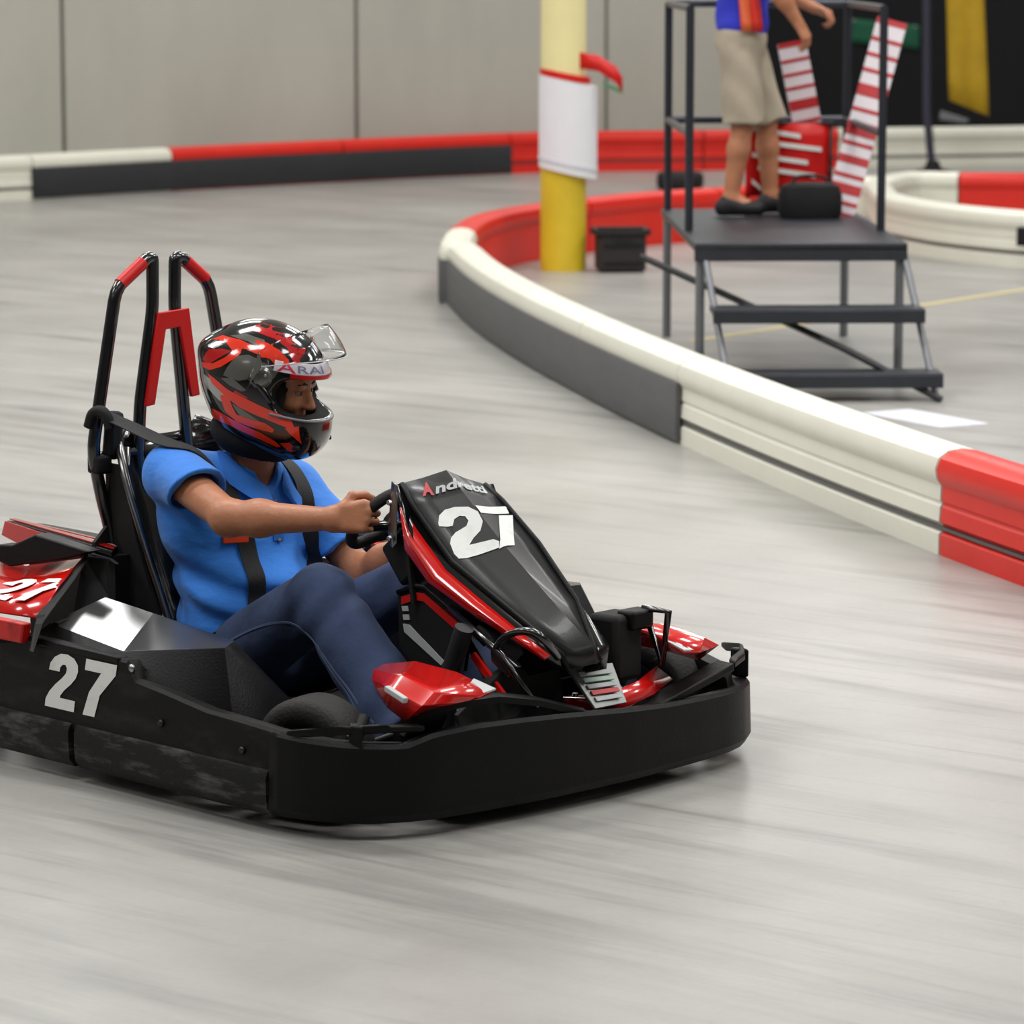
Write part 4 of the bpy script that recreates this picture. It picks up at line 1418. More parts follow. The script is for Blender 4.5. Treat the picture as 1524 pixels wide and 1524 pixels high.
# --- red front pods on both sides
for s in (-1, 1):
    T = lambda p: Vector((p[0] - (.05 if s > 0 else 0), p[1] * -s, p[2] - (.012 if s > 0 else 0)))
    row_top = [(0.740, -0.410, 0.362), (0.827, -0.390, 0.378), (0.949, -0.370, 0.366), (1.059, -0.360, 0.338)]
    row_mid = [(0.745, -0.450, 0.355), (0.891, -0.490, 0.365), (1.004, -0.500, 0.344), (1.069, -0.410, 0.334)]
    row_low = [(0.760, -0.470, 0.337), (0.905, -0.525, 0.334), (1.013, -0.545, 0.320), (1.056, -0.430, 0.323)]
    row_bot = [(0.776, -0.470, 0.304), (0.871, -0.520, 0.288), (0.948, -0.540, 0.272), (0.982, -0.490, 0.298)]
    pod = G().loft([[T(p) for p in r] for r in (row_top, row_mid, row_low, row_bot)]).obj('front_pod', M_RED, kart, smooth=True, angle=26, solid=.01, label='glossy red front pod')
    a, b = T((0.846, -0.522, 0.344)), T((0.975, -0.548, 0.320))
    d = (b - a)
    n = Vector((-.5, -.8 * -s * -1 if s < 0 else .8, .3)).normalized()
    sl0, sl1 = a.lerp(b, .22), a.lerp(b, .86)
    G().box(sl0.lerp(sl1, .5), ((sl1 - sl0).length, .014, .014), (sl1 - sl0).to_track_quat('X', 'Z').to_matrix()).obj('pod_vent', M_SILVER, pod, bevel=.002, label='pale slot in the pod')
    G().prism([T(p) for p in ((0.996, -0.360, 0.352), (1.065, -0.355, 0.337), (1.062, -0.410, 0.330), (1.023, -0.420, 0.336))], (0, 0, .004)).obj('pod_tail', M_SILVER, pod)
    # steel bracket under the pod
    G().tube([T((.80, -.53, .26)), T((.82, -.58, .20)), T((.78, -.60, .15))], .014, 10).obj('pod_bracket', M_MATTE, pod, smooth=True)
    for q in ((.812, -.60, .222), (.808, -.607, .200)):
        G().lathe([(.001, 0), (.011, 0), (.009, .008), (.001, .01)], T(q), (.2, -.9 * -s * -1 if s < 0 else .9, .2), 10).obj('bracket_bolt', M_METAL, pod, smooth=True)
    # brake and steering gear standing up behind the front bumper
    if s > 0:
        tw = G().box((.86, .27, .33), (.10, .10, .17)).obj('pedal_box', M_MATTE, kart, bevel=.015)
        G().box((.90, .30, .40), (.06, .08, .05)).obj('reservoir', M_BLACK, tw, bevel=.01)
        G().tube([(.90, .33, .424), (.985, .33, .424), (.93, .37, .28), (.90, .33, .424)], .010, 8).obj('pedal_frame', M_STEEL, tw, smooth=True)
        G().tube([(.86, .22, .27), (.93, .26, .20)], .01, 8).obj('pedal_link', M_METAL, tw, smooth=True)
    G().tube([T((.80, -.20, .06)), T((.84, -.20, .22))], .008, 8).obj('pedal', M_STEEL, kart, smooth=True)
    # inner dark floor of the nose
G().prism([(.70, -.46, .13), (.98, -.40, .14), (1.0, .40, .14), (.70, .46, .13)], (0, 0, .01)).obj('nose_pan', M_MATTE, kart)
# aluminium plate at the foot of the fairing with a sticker, and the red lip behind the bumper
ap = G().prism([(.925, .03, .318), (.965, .15, .318), (1.015, .15, .225), (1.012, .04, .225)], (-.008, 0, -.004)).obj('foot_plate', M_ALU, kart, bevel=.002)
for k, m_ in enumerate((M_SILVER, mat('pale_green_print', (176, 200, 182), rough=.5), M_SILVER, M_PINK, M_SILVER)):
    f0 = .16 + k * .15
    a = Vector((.925, .03, .318)).lerp(Vector((1.012, .04, .225)), f0)
    b = Vector((.965, .15, .318)).lerp(Vector((1.015, .15, .225)), f0)
    dn = Vector((.0085, 0, -.0085))
    a, b = a.lerp(b, .14), a.lerp(b, .86)
    G().prism([a, b, b + dn, a + dn], (.004, 0, .003)).obj('sticker_line', m_, ap)
lipu = [Vector(p) for p in ((.90, .06, .212), (.975, .10, .215), (1.0, .18, .225), (.985, .28, .235), (.90, .44, .238))]
G().loft([[p + Vector((.0, 0, -.012)) for p in lipu], [p + Vector((-.028, -.03, .022)) for p in lipu]]).obj('nose_lip', M_RED, kart, solid=.005, smooth=True, label='red lip behind the bumper')
G().prism([(.925, -.30, .10), (.925, .04, .10), (.90, .03, .31), (.87, -.10, .345), (.86, -.20, .30), (.88, -.30, .24)], (-.012, 0, 0)).obj('splash_panel', M_MATTE, kart)
G().prism([(.80, .40, .20), (.97, .36, .19), (.95, .20, .17), (.80, .22, .18)], (0, 0, .006)).obj('grey_tray', M_ALU, kart)

# --- number on the right side bumper
bs = bvh_of(side_right)
gl = glyph2() + glyph7(.74)
decal('race_number', gl, (-.160, -.9, .176), (.194, 0, 0), (.022, 0, .143), (0, 1, 0), bs, .002, M_WHITE, side_right, .2)
# bolts on the side bumper
for x, z in ((.30, .20), (.60, .18)):
    G().lathe([(.001, 0), (.010, 0), (.008, .005), (.001, .006)], (x, -.741, z), (0, -1, 0), 10).obj('bumper_bolt', M_DARKMETAL, side_right, smooth=True)

# ------------------------------------------------------------------ the driver (same local frame as the kart)


def frame(yaw, pitch, roll=0.0):
    """columns forward, left, up"""
    R = Matrix.Rotation(yaw, 3, 'Z') @ Matrix.Rotation(pitch, 3, 'Y') @ Matrix.Rotation(roll, 3, 'X')
    return np.array(R)


J = dict(hipR=(-.17, -.10, .20), hipL=(-.17, .10, .20), kneeR=(.275, -.19, .437), kneeL=(.255, .15, .42), ankR=(.575, -.19, .15), ankL=(.64, .15, .15),
         shR=(-.305, -.19, .695), shL=(-.225, .155, .625), elbR=(.05, -.305, .628), elbL=(.02, .185, .415), wrR=(.335, -.208, .646), wrL=(.285, .195, .565),
         neck=(-.225, 0, .665), toeR=(.70, -.19, .09), toeL=(.77, .15, .09))
HC = V3((-.145, 0, .922))
HS = 1.09
HR = frame(math.radians(22), math.radians(14), math.radians(2))
HEADC = HC + HR @ np.array([.026, 0, .020])
handR = hand_prims(J['wrR'], (.72, .60, .10), (.55, -.80, .28), (.2, 0, 1), curl=(1.0, 1.35, .8))
handL = hand_prims(J['wrL'], (.70, -.62, .12), (.5, .80, .3), (.2, 0, 1), curl=(1.0, 1.35, .8))


def d_limbs(P, J):
    d = None
    for s in 'RL':
        a = d_cap(P, J['sh' + s], J['elb' + s], .054, .043)
        el, wr = V3(J['elb' + s]), V3(J['wr' + s])
        mid = el + (wr - el) * .30
        a = smin(a, d_cap(P, el, mid, .0405, .044), .035)
        a = smin(a, d_cap(P, mid, wr, .0435, .028), .03)
        l = d_cap(P, J['hip' + s], J['knee' + s], .082, .056)
        k, an = V3(J['knee' + s]), V3(J['ank' + s])
        l = smin(l, d_cap(P, k, k + (an - k) * .35, .053, .056), .03)
        l = smin(l, d_cap(P, k + (an - k) * .35, an, .055, .038), .03)
        l = smin(l, d_cap(P, an, J['toe' + s], .038, .030), .03)
        x = smin(a, l, .01)
        d = x if d is None else smin(d, x, .02)
    return d


def body_driver(P):
    d = d_limbs(P, J)
    t = d_cap(P, (-.22, -.06, .24), (-.22, .06, .24), .115, .115)
    t = smin(t, d_cap(P, (-.25, -.06, .40), (-.24, .06, .40), .125, .125), .06)
    t = smin(t, d_cap(P, (-.275, -.08, .56), (-.235, .08, .55), .115, .115), .06)
    t = smin(t, d_cap(P, J['shR'], J['shL'], .055, .055), .06)
    d = smin(d, t, .05)
    d = smin(d, d_cap(P, J['neck'], HEADC + HR @ np.array([-.03, 0, -.06]), .062, .056), .03)
    d = smin(d, d_head(P, HEADC, HR), .02)
    for h in (handR, handL):
        d = smin(d, d_hand(P, h), .012)
    return d


driver = polygonise(body_driver, (-.50, -.46, .02), (.84, .36, 1.08), .0056, 'person', M_SKIN)
driver.location = KPOS
driver.rotation_euler = (0, 0, KROT)
tag(driver, 'person in blue polo, jeans and red helmet driving the go-kart', 'person')
eyes(HEADC, HR, driver)


def folds(P, f, a, d, ph=0.0):
    d = unit(d)
    return a * np.sin(P @ d * f + ph)


def d_torso_cloth(P):
    t = d_ell(P, (-.225, 0, .27), (.165, .205, .13))
    t = smin(t, d_ell(P, (-.215, 0, .37), (.175, .205, .16)), .05)
    t = smin(t, d_ell(P, (-.262, 0, .53), (.150, .215, .18)), .06)
    t = smin(t, d_cap(P, J['shR'], J['shL'], .070, .070), .06)
    t = smin(t, d_cap(P, (-.225, 0, .64), (-.205, 0, .70), .085, .062), .05)
    return t


def d_sleeve(P, s, k0=.62):
    sh, el = V3(J['sh' + s]), V3(J['elb' + s])
    ax = unit(el - sh)
    end = sh + (el - sh) * k0
    d = d_cap(P, sh, end + ax * .05, .076, .080)
    plane = (P - end) @ unit(ax + V3((.0, 0, -.75 if s == 'R' else -.2)))
    d = smax(d, plane, .004)
    hole = d_cap(P, sh + ax * .10, end + ax * .2, .060, .068)
    d = smax(d, -smax(hole, -(plane + .05), .004), .004)
    return d


def shirt_driver(P):
    t = d_torso_cloth(P)
    t = smin(t, d_cap(P, (-.28, -.09, .57), (-.24, .085, .56), .135, .135), .04)
    for s in 'RL':
        t = smin(t, d_sleeve(P, s, .43 if s == 'R' else .72), .035)
    # folds at the waist, the armpits and over the belly
    wv = np.exp(-((P[:, 2] - .40) / .10) ** 2)
    t = t + wv * (folds(P, 62, .007, (.25, .2, 1)) + folds(P, 105, .0032, (.5, -.3, .8), 1.0))
    wc = np.exp(-((P[:, 2] - .62) / .07) ** 2)
    t = t + wc * folds(P, 70, .005, (.5, .7, .5), .5)
    # hem
    t = smax(t, .215 - P[:, 2] + .10 * (P[:, 0] + .25), .006)
    # neck opening
    nk = d_cap(P, (-.215, 0, .66), (-.175, 0, .80), .050, .075)
    nk = np.minimum(nk, d_cap(P, (-.19, 0, .72), (-.105, 0, .655), .045, .022))
    t = smax(t, -nk, .006)
    return t


shirt = polygonise(shirt_driver, (-.50, -.42, .10), (.16, .36, .80), .0062, 'shirt', M_SHIRT, driver)
b_shirt = bvh_of(shirt)


def jeans_driver(P):
    t = smax(d_ell(P, (-.20, 0, .20), (.155, .19, .115)), (P[:, 2] - .265) + .35 * (P[:, 0] + .20), .006)
    for s in 'RL':
        h, k, a = V3(J['hip' + s]), V3(J['knee' + s]), V3(J['ank' + s])
        l = d_cap(P, h, k, .106, .083)
        l = smin(l, d_cap(P, k, a, .081, .094), .02)
        l = l + np.exp(-(np.linalg.norm(P - (k + V3((.02, 0, -.04))), axis=1) / .10) ** 2) * folds(P, 70, .010, (.6, .3, -.5))
        l = l + folds(P, 50, .007, unit(a - k) * .8 + V3((.3, .5, 0)), 2.0) * np.exp(-(np.linalg.norm(P - a, axis=1) / .2) ** 2)
        n = unit(a - k)
        l = smax(l, (P - (a + n * .02)) @ n, .004)
        t = smin(t, l, .035)
    return t


jeans = polygonise(jeans_driver, (-.40, -.36, .03), (.80, .32, .60), .007, 'jeans', M_JEANS, driver)
b_jeans = bvh_of(jeans)


def on_surface(pts, bvh, off):
    out = []
    for p in pts:
        h, n, i, d = bvh.find_nearest(Vector(p))
        out.append((h + n * off, n))
    return out


def ribbon(pts, wid, th, name, m, parent, bvh=None, off=.004, normals=None, free=None, **kw):
    """a strap lying on a surface"""
    pts = resample(smooth_path(pts, 2), max(8, int(len(pts) * 7)))
    if bvh is not None:
        sp = on_surface(pts, bvh, off)
    else:
        sp = [(Vector(p), Vector(normals)) for p in pts]
    if free:
        sp = [(q, Vector((.1, -.2, .97)).normalized()) for q in resample([Vector(f) for f in free], 6)] + sp
    P = [q for q, _ in sp]
    N = [n for _, n in sp]
    for _ in range(3):
        P = [P[0]] + [(a + b * 2 + c) / 4 for a, b, c in zip(P, P[1:], P[2:])] + [P[-1]]
        N = [N[0]] + [((a + b * 2 + c) / 4).normalized() for a, b, c in zip(N, N[1:], N[2:])] + [N[-1]]
    rows = []
    for i, (p, n) in enumerate(zip(P, N)):
        t = (P[min(i + 1, len(P) - 1)] - P[max(i - 1, 0)]).normalized()
        s = t.cross(n).normalized() * wid / 2
        rows.append([p - s, p + s, p + s + n * th, p - s + n * th])
    return G().loft(rows, close_v=True, cap=True).obj(name, m, parent, smooth=True, angle=40, **kw)


# jeans: outer seam
for s in (-1,):
    seam = [(-.17, -.20, .22), (.05, -.21, .33), (.25, -.262, .40), (.42, -.268, .28), (.56, -.272, .17)]
    ribbon(seam, .006, .0015, 'outer_seam', M_STITCH, jeans, b_jeans, .0005)
    ribbon([(.33, -.22, .36), (.45, -.24, .25), (.56, -.25, .15)], .005, .0015, 'inner_seam', M_STITCH, jeans, b_jeans, .0005)
for s in 'RL':
    a, t = V3(J['ank' + s]), V3(J['toe' + s])
    f = unit(t - a)

    def shoe(P, a=a, t=t):
        d = d_cap(P, a + V3((-.02, 0, -.02)), a + V3((-.05, 0, -.065)), .046, .040)
        d = smin(d, d_cap(P, a + V3((-.01, 0, -.01)), t + V3((.02, 0, -.005)), .052, .042), .04)
        return smax(d, -(P[:, 2] - .055), .004)
    polygonise(shoe, a - .16, V3(t) + .12, .008, 'shoe', M_SHOE, driver)

# collar: two wings standing round the neck, open at the throat
ca = V3((-.215, 0, .705))
rows = []
for i in range(33):
    a = math.radians(-162 + 324 * i / 32)
    d = np.array([-math.cos(a), math.sin(a), 0])
    front = max(0, (abs(math.degrees(a)) - 95) / 67)
    base = ca + d * np.array([.078, .088, 0]) + V3((0.028 * front, 0, -.018 - .050 * front + (.008 if a > 0 else -.0) + .04 * d[1] * -.35))
    top = base - d * .010 * (1 - front) + V3((-.008, 0, .048 * (1 - .55 * front)))
    fall = base + d * (.022 + .012 * front) + V3((.016 * front, 0, -.012 - .030 * front))
    rows.append([Vector(base), Vector(top), Vector(top) + Vector(d) * .007, Vector(fall) + Vector(d) * .004, Vector(fall) - Vector(d) * .004])
G().loft(rows, close_v=True, cap=True).obj('collar', M_SHIRTD, shirt, smooth=True, angle=60)
pk = [(-.135, -.004, .660), (-.115, -.006, .62), (-.10, -.006, .57), (-.09, -.006, .52)]
ribbon(pk, .032, .003, 'placket', M_SHIRTD, shirt, b_shirt, .001)
for p in pk[1:]:
    (q, n), = on_surface([p], b_shirt, .004)
    G().lathe([(.0005, 0), (.0055, 0), (.0055, .002), (.0005, .003)], q, n, 12).obj('button', M_EYEW, shirt, smooth=True)

# ------------------------------------------------------------------ harness of the kart over the shirt
belt1 = [(-.29, -.215, .745), (-.245, -.165, .745), (-.17, -.125, .67), (-.115, -.115, .58), (-.075, -.11, .48), (-.06, -.11, .40), (-.065, -.12, .32)]
belt2 = [(-.25, .10, .735), (-.16, .105, .68), (-.11, .10, .60), (-.075, .095, .50), (-.055, .09, .40), (-.06, .08, .33)]
FREE1 = [(-.53, -.245, .835), (-.46, -.235, .818), (-.39, -.222, .800)]
FREE2 = [(-.53, .20, .80), (-.42, .155, .785), (-.32, .115, .765)]
sb = ribbon(belt1, .046, .003, 'seat_belt', M_WEB, kart, b_shirt, .003, free=FREE1)
sb2 = ribbon(belt2, .046, .003, 'seat_belt', M_WEB, kart, b_shirt, .003, free=FREE2)
G().tube(smooth_path([(-.56, -.265, .80), (-.545, -.262, .845), (-.50, -.255, .845), (-.49, -.25, .80)], 2), .016, 8).obj('belt_guide', M_MATTE, kart, smooth=True)
ribbon([(-.20, -.205, .25), (-.10, -.20, .275), (-.06, -.13, .315), (-.045, -.05, .335), (-.045, .05, .335), (-.10, .19, .275)], .046, .004, 'lap_belt', M_WEB, kart, b_shirt, .006)
(q, n), = on_surface([(-.045, -.03, .345)], b_shirt, .012)
G().lathe([(.001, 0), (.030, 0), (.034, .006), (.028, .014), (.001, .016)], q, n, 20).obj('buckle', M_MATTE, kart, smooth=True, angle=40)
(q, n), = on_surface([(-.085, -.150, .535)], b_shirt, .004)
ta = Vector((0, 0, 1)).cross(n).normalized()
tb = n.cross(ta)
G().box(q, (.070, .028, .008), Matrix((ta, tb, n)).transposed()).obj('release_tab', M_ORANGE, sb, bevel=.003, label='orange tab on the harness')

# ------------------------------------------------------------------ the helmet
HV = lambda x, y, z: Vector(HC + HR @ np.array([x, y, z]) * HS)


def q_h(P):
    return (P - HC) @ HR / HS


def shell_outer(q):
    d = d_ell(q, (-.012, 0, .022), (.166, .131, .138))
    d = smin(d, d_ell(q, (.030, 0, -.062), (.140, .116, .095)), .06)
    d = smin(d, d_cap(q, (.105, -.030, -.090), (.105, .030, -.090), .052, .052), .05)
    # rear spoiler ridge
    d = smin(d, d_ell(q, (-.125, 0, .055), (.055, .08, .03)), .04)
    bottom = -(q[:, 2] + .138 + .05 * q[:, 0])
    d = smax(d, bottom, .012)
    return d


def port(q):
    """eye opening"""
    top = q[:, 2] - (.060 + .06 * (q[:, 0] - .1))
    bot = (-.024 - .18 * np.clip(q[:, 0] - .09, -1, .03)) - q[:, 2]
    back = .066 - q[:, 0] + .25 * np.abs(q[:, 2] - .02)
    return smax(smax(top, bot, .02), back, .03)


def helmet_sdf(P):
    q = q_h(P)
    d = shell_outer(q)
    d = smax(d, -port(q), .004)
    inn = d_ell(q, (.002, 0, -.005), (.130, .098, .135))
    inn = smin(inn, d_cap(q, (0, 0, -.06), (-.01, 0, -.25), .085, .085), .03)
    d = smax(d, -inn, .004)
    return d * HS


helmet = polygonise(helmet_sdf, HC - .25, HC + .26, .0045, 'helmet', mat('helmet_black', (14, 14, 14), rough=.14, coat=.8), driver)
# the inside of the shell is lined with black cloth
helmet.data.materials.append(M_PAD)
_c = np.empty(len(helmet.data.polygons) * 3)
helmet.data.polygons.foreach_get('center', _c)
_q = q_h(_c.reshape(-1, 3))
_in = (shell_outer(_q) < -.006)
helmet.data.polygons.foreach_set('material_index', _in.astype(np.int32))
helmet['label'] = 'glossy red, black and grey full-face helmet with the clear visor raised'
bh = bvh_of(helmet)
YD = Vector(HR @ np.array([0, 1, 0]))
XA, ZA = Vector(HR @ np.array([1, 0, 0])), Vector(HR @ np.array([0, 0, 1]))


def paint(polys, name, m, off, side=-1, cell=.008):
    """graphics on the shell, outlined in the helmet's own side view (forward, up)"""
    o = HV(0, side * .3, 0)
    return decal(name, polys, o, XA, ZA, YD * -side, bh, off, m, helmet, cell)


RED1 = [(-0.1468, 0.0966), (-0.1175, 0.1174), (-0.0555, 0.1267), (0.0192, 0.1230), (0.0814, 0.1046), (0.0940, 0.0948), (0.0818, 0.0867), (0.0444, 0.1049), (-0.0262, 0.1114), (-0.0370, 0.1098), (-0.0345, 0.0999), (-0.0421, 0.0853), (-0.0788, 0.0495), (-0.1155, 0.0279), (-0.1486, 0.0259),
        (-0.1514, 0.0363), (-0.1081, 0.0489), (-0.0769, 0.0743), (-0.0625, 0.0915), (-0.0622, 0.0977), (-0.0937, 0.1087), (-0.1194, 0.1054)]
RED2 = [(-0.0169, 0.1372), (0.0183, 0.1384), (0.0556, 0.1289), (0.0866, 0.1112), (0.0953, 0.0860), (0.0624, 0.1071), (0.0175, 0.1182)]
RED3 = [(-0.1206, 0.0175), (-0.0932, 0.0144), (-0.0382, -0.0008), (0.0175, -0.0078), (0.0876, -0.0215), (0.1339, -0.0351), (0.1507, -0.0641), (0.1621, -0.0908), (0.1559, -0.0857), (0.1324, -0.0579), (0.0721, -0.0462), (0.0014, -0.0358), (-0.0571, -0.0160), (-0.1000, -0.0020)]
RED4 = [(-0.0653, -0.0243), (-0.0371, -0.0109), (-0.0244, -0.0351), (-0.0047, -0.0572), (0.0414, -0.0579), (0.0749, -0.0570), (0.1014, -0.0691), (0.0966, -0.0790), (0.0449, -0.0791), (-0.0028, -0.0771), (-0.0426, -0.0602)]
RED5 = [(-0.0933, -0.0718), (-0.0624, -0.0700), (-0.0092, -0.0759), (0.0658, -0.0872), (0.1076, -0.1021), (0.1210, -0.1135), (0.1112, -0.1175), (0.0534, -0.1056), (-0.0239, -0.0958), (-0.1016, -0.1031)]
RED6 = [(0.1249, -0.0592), (0.1435, -0.0531), (0.1534, -0.0490), (0.1600, -0.0726), (0.1670, -0.0961), (0.1514, -0.0819), (0.1365, -0.0709)]
RED7 = [(0.1181, -0.1038), (0.1407, -0.0962), (0.1595, -0.1121), (0.1437, -0.1238)]
DR1 = [(-0.1497, 0.0453), (-0.1388, 0.0753), (-0.0959, 0.0914), (-0.0632, 0.0959), (-0.0852, 0.0763), (-0.1158, 0.0477), (-0.1366, 0.0394)]
DR2 = [(-0.0591, 0.1528), (-0.0182, 0.1766), (0.0398, 0.1802), (0.0798, 0.1650), (0.1061, 0.1291), (0.1063, 0.1062), (0.0932, 0.1120), (0.0684, 0.1359), (0.0289, 0.1495), (-0.0152, 0.1523)]
DR3 = [(-0.0198, 0.0051), (0.0205, -0.0035), (0.0109, -0.0098), (-0.0276, -0.0078)]
GR1 = [(-0.0614, 0.0504), (-0.0443, 0.0893), (-0.0125, 0.1015), (0.0387, 0.0945), (0.0751, 0.0792), (0.0705, 0.0593), (0.0454, 0.0567), (0.0110, 0.0444), (-0.0160, 0.0316), (-0.0656, 0.0308)]
GR2 = [(-0.0928, 0.1249), (-0.0483, 0.1427), (0.0061, 0.1426), (0.0443, 0.1182), (0.0141, 0.1232), (-0.0322, 0.1289)]
GR3 = [(-0.1375, 0.0087), (-0.1122, 0.0071), (-0.0578, -0.0075), (-0.0443, -0.0384), (-0.0655, -0.0389), (-0.1091, -0.0234), (-0.1307, -0.0112)]
GR4 = [(-0.0263, -0.0321), (0.0101, -0.0385), (0.0618, -0.0571), (0.0519, -0.0667), (0.0081, -0.0597)]
GR5 = [(-0.0719, 0.0220), (-0.0357, 0.0339), (0.0111, 0.0144), (-0.0018, 0.0072), (-0.0404, 0.0122)]
GR6 = [(-0.1485, 0.0817), (-0.1323, 0.1018), (-0.0993, 0.1009), (-0.1228, 0.0817)]
GR7 = [(0.1399, -0.1091), (0.1595, -0.1121), (0.1540, -0.1206), (0.1323, -0.1222)]
for side in (-1, 1):
    for poly in (GR1, GR2, GR4, GR5, GR6, GR7):
        paint([poly], 'grey_graphic', M_HGREY, .0006, side)
    paint([GR3], 'silver_graphic', M_HSILV, .0006, side)
    for poly in (DR1, DR2, DR3):
        paint([poly], 'dark_red_graphic', M_HDRED, .0009, side)
    for poly in (RED1, RED2, RED3, RED4, RED5, RED6, RED7):
        paint([poly], 'red_graphic', M_HRED, .0014, side)
    # visor pivot cover
    pv = (0.0359, 0.0510)
    p0 = HV(pv[0], side * .3, pv[1])
    h, n, i, d = bh.ray_cast(p0, YD * -side)
    if h is not None:
        G().lathe([(.001, .010), (.016, .010), (.026, .006), (.031, -.002), (.031, -.012), (.001, -.012)], h, n, 24).obj('visor_pivot', M_HGREY, helmet, smooth=True, angle=40)
        for a in (0.6, 2.2, 3.9, 5.2):
            u = XA * math.cos(a) + ZA * math.sin(a)
            G().lathe([(.0005, .0), (.004, 0), (.003, .002), (.0005, .0025)], h + n * .008 + u * .016, n, 8).obj('pivot_screw', M_METAL, helmet)

# brow: white logo band above the opening, wrapping round the front, and its dark red lower edge


def shell_pt(az, z, off):
    """point on the outer shell at azimuth az and height z"""
    d = Vector(HR @ np.array([math.cos(az), math.sin(az), 0]))
    h, n, i, dd = bh.ray_cast(HV(0, 0, z) + d * .5, -d)
    return h + d * off if h is not None else HV(0, 0, z) + d * (.16 + off)


def band(z0, z1, a0, a1, off, name, m, th=.003, n=40):
    rows = []
    for i in range(n + 1):
        a = math.radians(a0 + (a1 - a0) * i / n)
        rows.append([shell_pt(a, z0, off), shell_pt(a, (z0 + z1) / 2, off), shell_pt(a, z1, off), shell_pt(a, z1, off + th), shell_pt(a, (z0 + z1) / 2, off + th), shell_pt(a, z0, off + th)])
    return G().loft(rows, close_v=True, cap=True).obj(name, m, helmet, smooth=True, angle=40)


bw = band(.074, .097, -62, 62, .001, 'logo_band', mat('logo_white', (224, 220, 226), rough=.25, coat=.5))
band(.064, .0735, -44, 44, .001, 'brow_edge', M_HDRED, .006)
bwb = bvh_of(bw)
# letters on the band, along the azimuth
def band_text(s, a0, a1, z0, z1, m, bold, side_off=.0012):
    v, f = fine_text(s, bold)
    xs = [q[0] for q in v]; ys = [q[1] for q in v]
    x0, x1, y0, y1 = min(xs), max(xs), min(ys), max(ys)
    vs = []
    for x, y in v:
        a = math.radians(a0 + (x - x0) / (x1 - x0) * (a1 - a0))
        vs.append(shell_pt(a, z0 + (y - y0) / (y1 - y0) * (z1 - z0), .0052))
    islands('logo_letter', vs, f, m, helmet, least=1e-6)


band_text('A', -58, -38, .0755, .096, mat('logo_pink', (214, 44, 84), rough=.3), .01)
band_text('RAI', -36, -4, .077, .093, mat('logo_blue_grey', (120, 122, 150), rough=.3), .01)

# raised clear visor, hinged at the pivots
def visor_pt(az, el, k=1.0):
    x = .212 * math.cos(az) * math.cos(el)
    y = .138 * math.sin(az)
    z = .19 * math.sin(el) * (.35 + .65 * math.cos(az) ** .7 if math.cos(az) > 0 else .35)
    return HV(.002 + x * k, y * k, .022 + z * k)


rows = []
for i in range(33):
    az = math.radians(-78 + 156 * i / 32)
    rows.append([visor_pt(az, math.radians(33 + 27 * j / 8)) for j in range(9)])
vis = G().loft(rows).obj('visor', M_VISOR, helmet, smooth=True, solid=.0022, label='clear visor swung up')
edge = [r[0] for r in rows]
G().tube(edge, .0016, 6).obj('visor_edge', mat('visor_rim', (206, 206, 210), rough=.2), vis, smooth=True)
for side in (-1, 1):
    r = rows[0] if side < 0 else rows[-1]
    G().prism([r[0], r[4], r[8], HV(.02, side * .142, .03), HV(.01, side * .142, .005)], Vector(HR @ np.array([0, .004 * side, 0]))).obj('visor_arm', M_HGREY, vis, bevel=.001)

# padding round the eye opening, lower rubber trim and vents
rimp = []
for side in (1,):
    pts = []
    for k in range(40):
        t = 2 * math.pi * k / 40
        pts.append((math.cos(t), math.sin(t)))
chin_trim = [shell_pt(math.radians(a), -.026 - .008 * math.cos(math.radians(a * 1.3)), .0005) for a in range(-58, 59, 4)]
G().tube(chin_trim, .0042, 8).obj('port_trim', mat('grey_port_trim', (120, 120, 124), rough=.35), helmet, smooth=True)


def liner(P):
    q = q_h(P)
    d = smax(d_ell(q, (.0, 0, -.03), (.136, .108, .128)), -(d_ell(q, (.03, 0, -.02), (.135, .078, .125))), .004)
    d = smax(d, -(q[:, 2] + .15), .01)
    d = smax(d, q[:, 0] - .088, .005)
    # neck roll below the shell
    d = smin(d, smax(d_ell(q, (-.005, 0, -.125), (.115, .098, .062)), -d_ell(q, (-.0, 0, -.15), (.075, .068, .12)), .006), .01)
    return d * HS


polygonise(liner, HC - .26, HC + .24, .0065, 'padding', M_PAD, helmet)
for s in (-1, 1):
    h = shell_pt(math.radians(30 * s), -.10, .002)
    G().box(h, (.03, .012, .012), Matrix.Rotation(math.radians(30 * s) + math.radians(22), 3, 'Z')).obj('chin_vent', M_MATTE, helmet, bevel=.003)
rr = [shell_pt(math.radians(-72), .02 + k * .012, .0) for k in range(3)]
for s in (-1, 1):
    vp = [HV(.075, s * .3, .088), HV(.045, s * .3, .112), HV(.01, s * .3, .128)]
    pp_ = []
    for p in vp:
        h, n, i, d = bh.ray_cast(p + Vector(HR @ np.array([0, s * .1, .2])), Vector(HR @ np.array([0, -s * .7, -.7])))
        if h:
            pp_.append(h + n * .001)
    if len(pp_) == 3:
        G().tube(smooth_path(pp_, 1), [.011, .012, .012, .010, .006][:len(smooth_path(pp_, 1))] if len(smooth_path(pp_, 1)) == 5 else .010, 8).obj('top_vent', M_GLOSS, helmet, smooth=True)

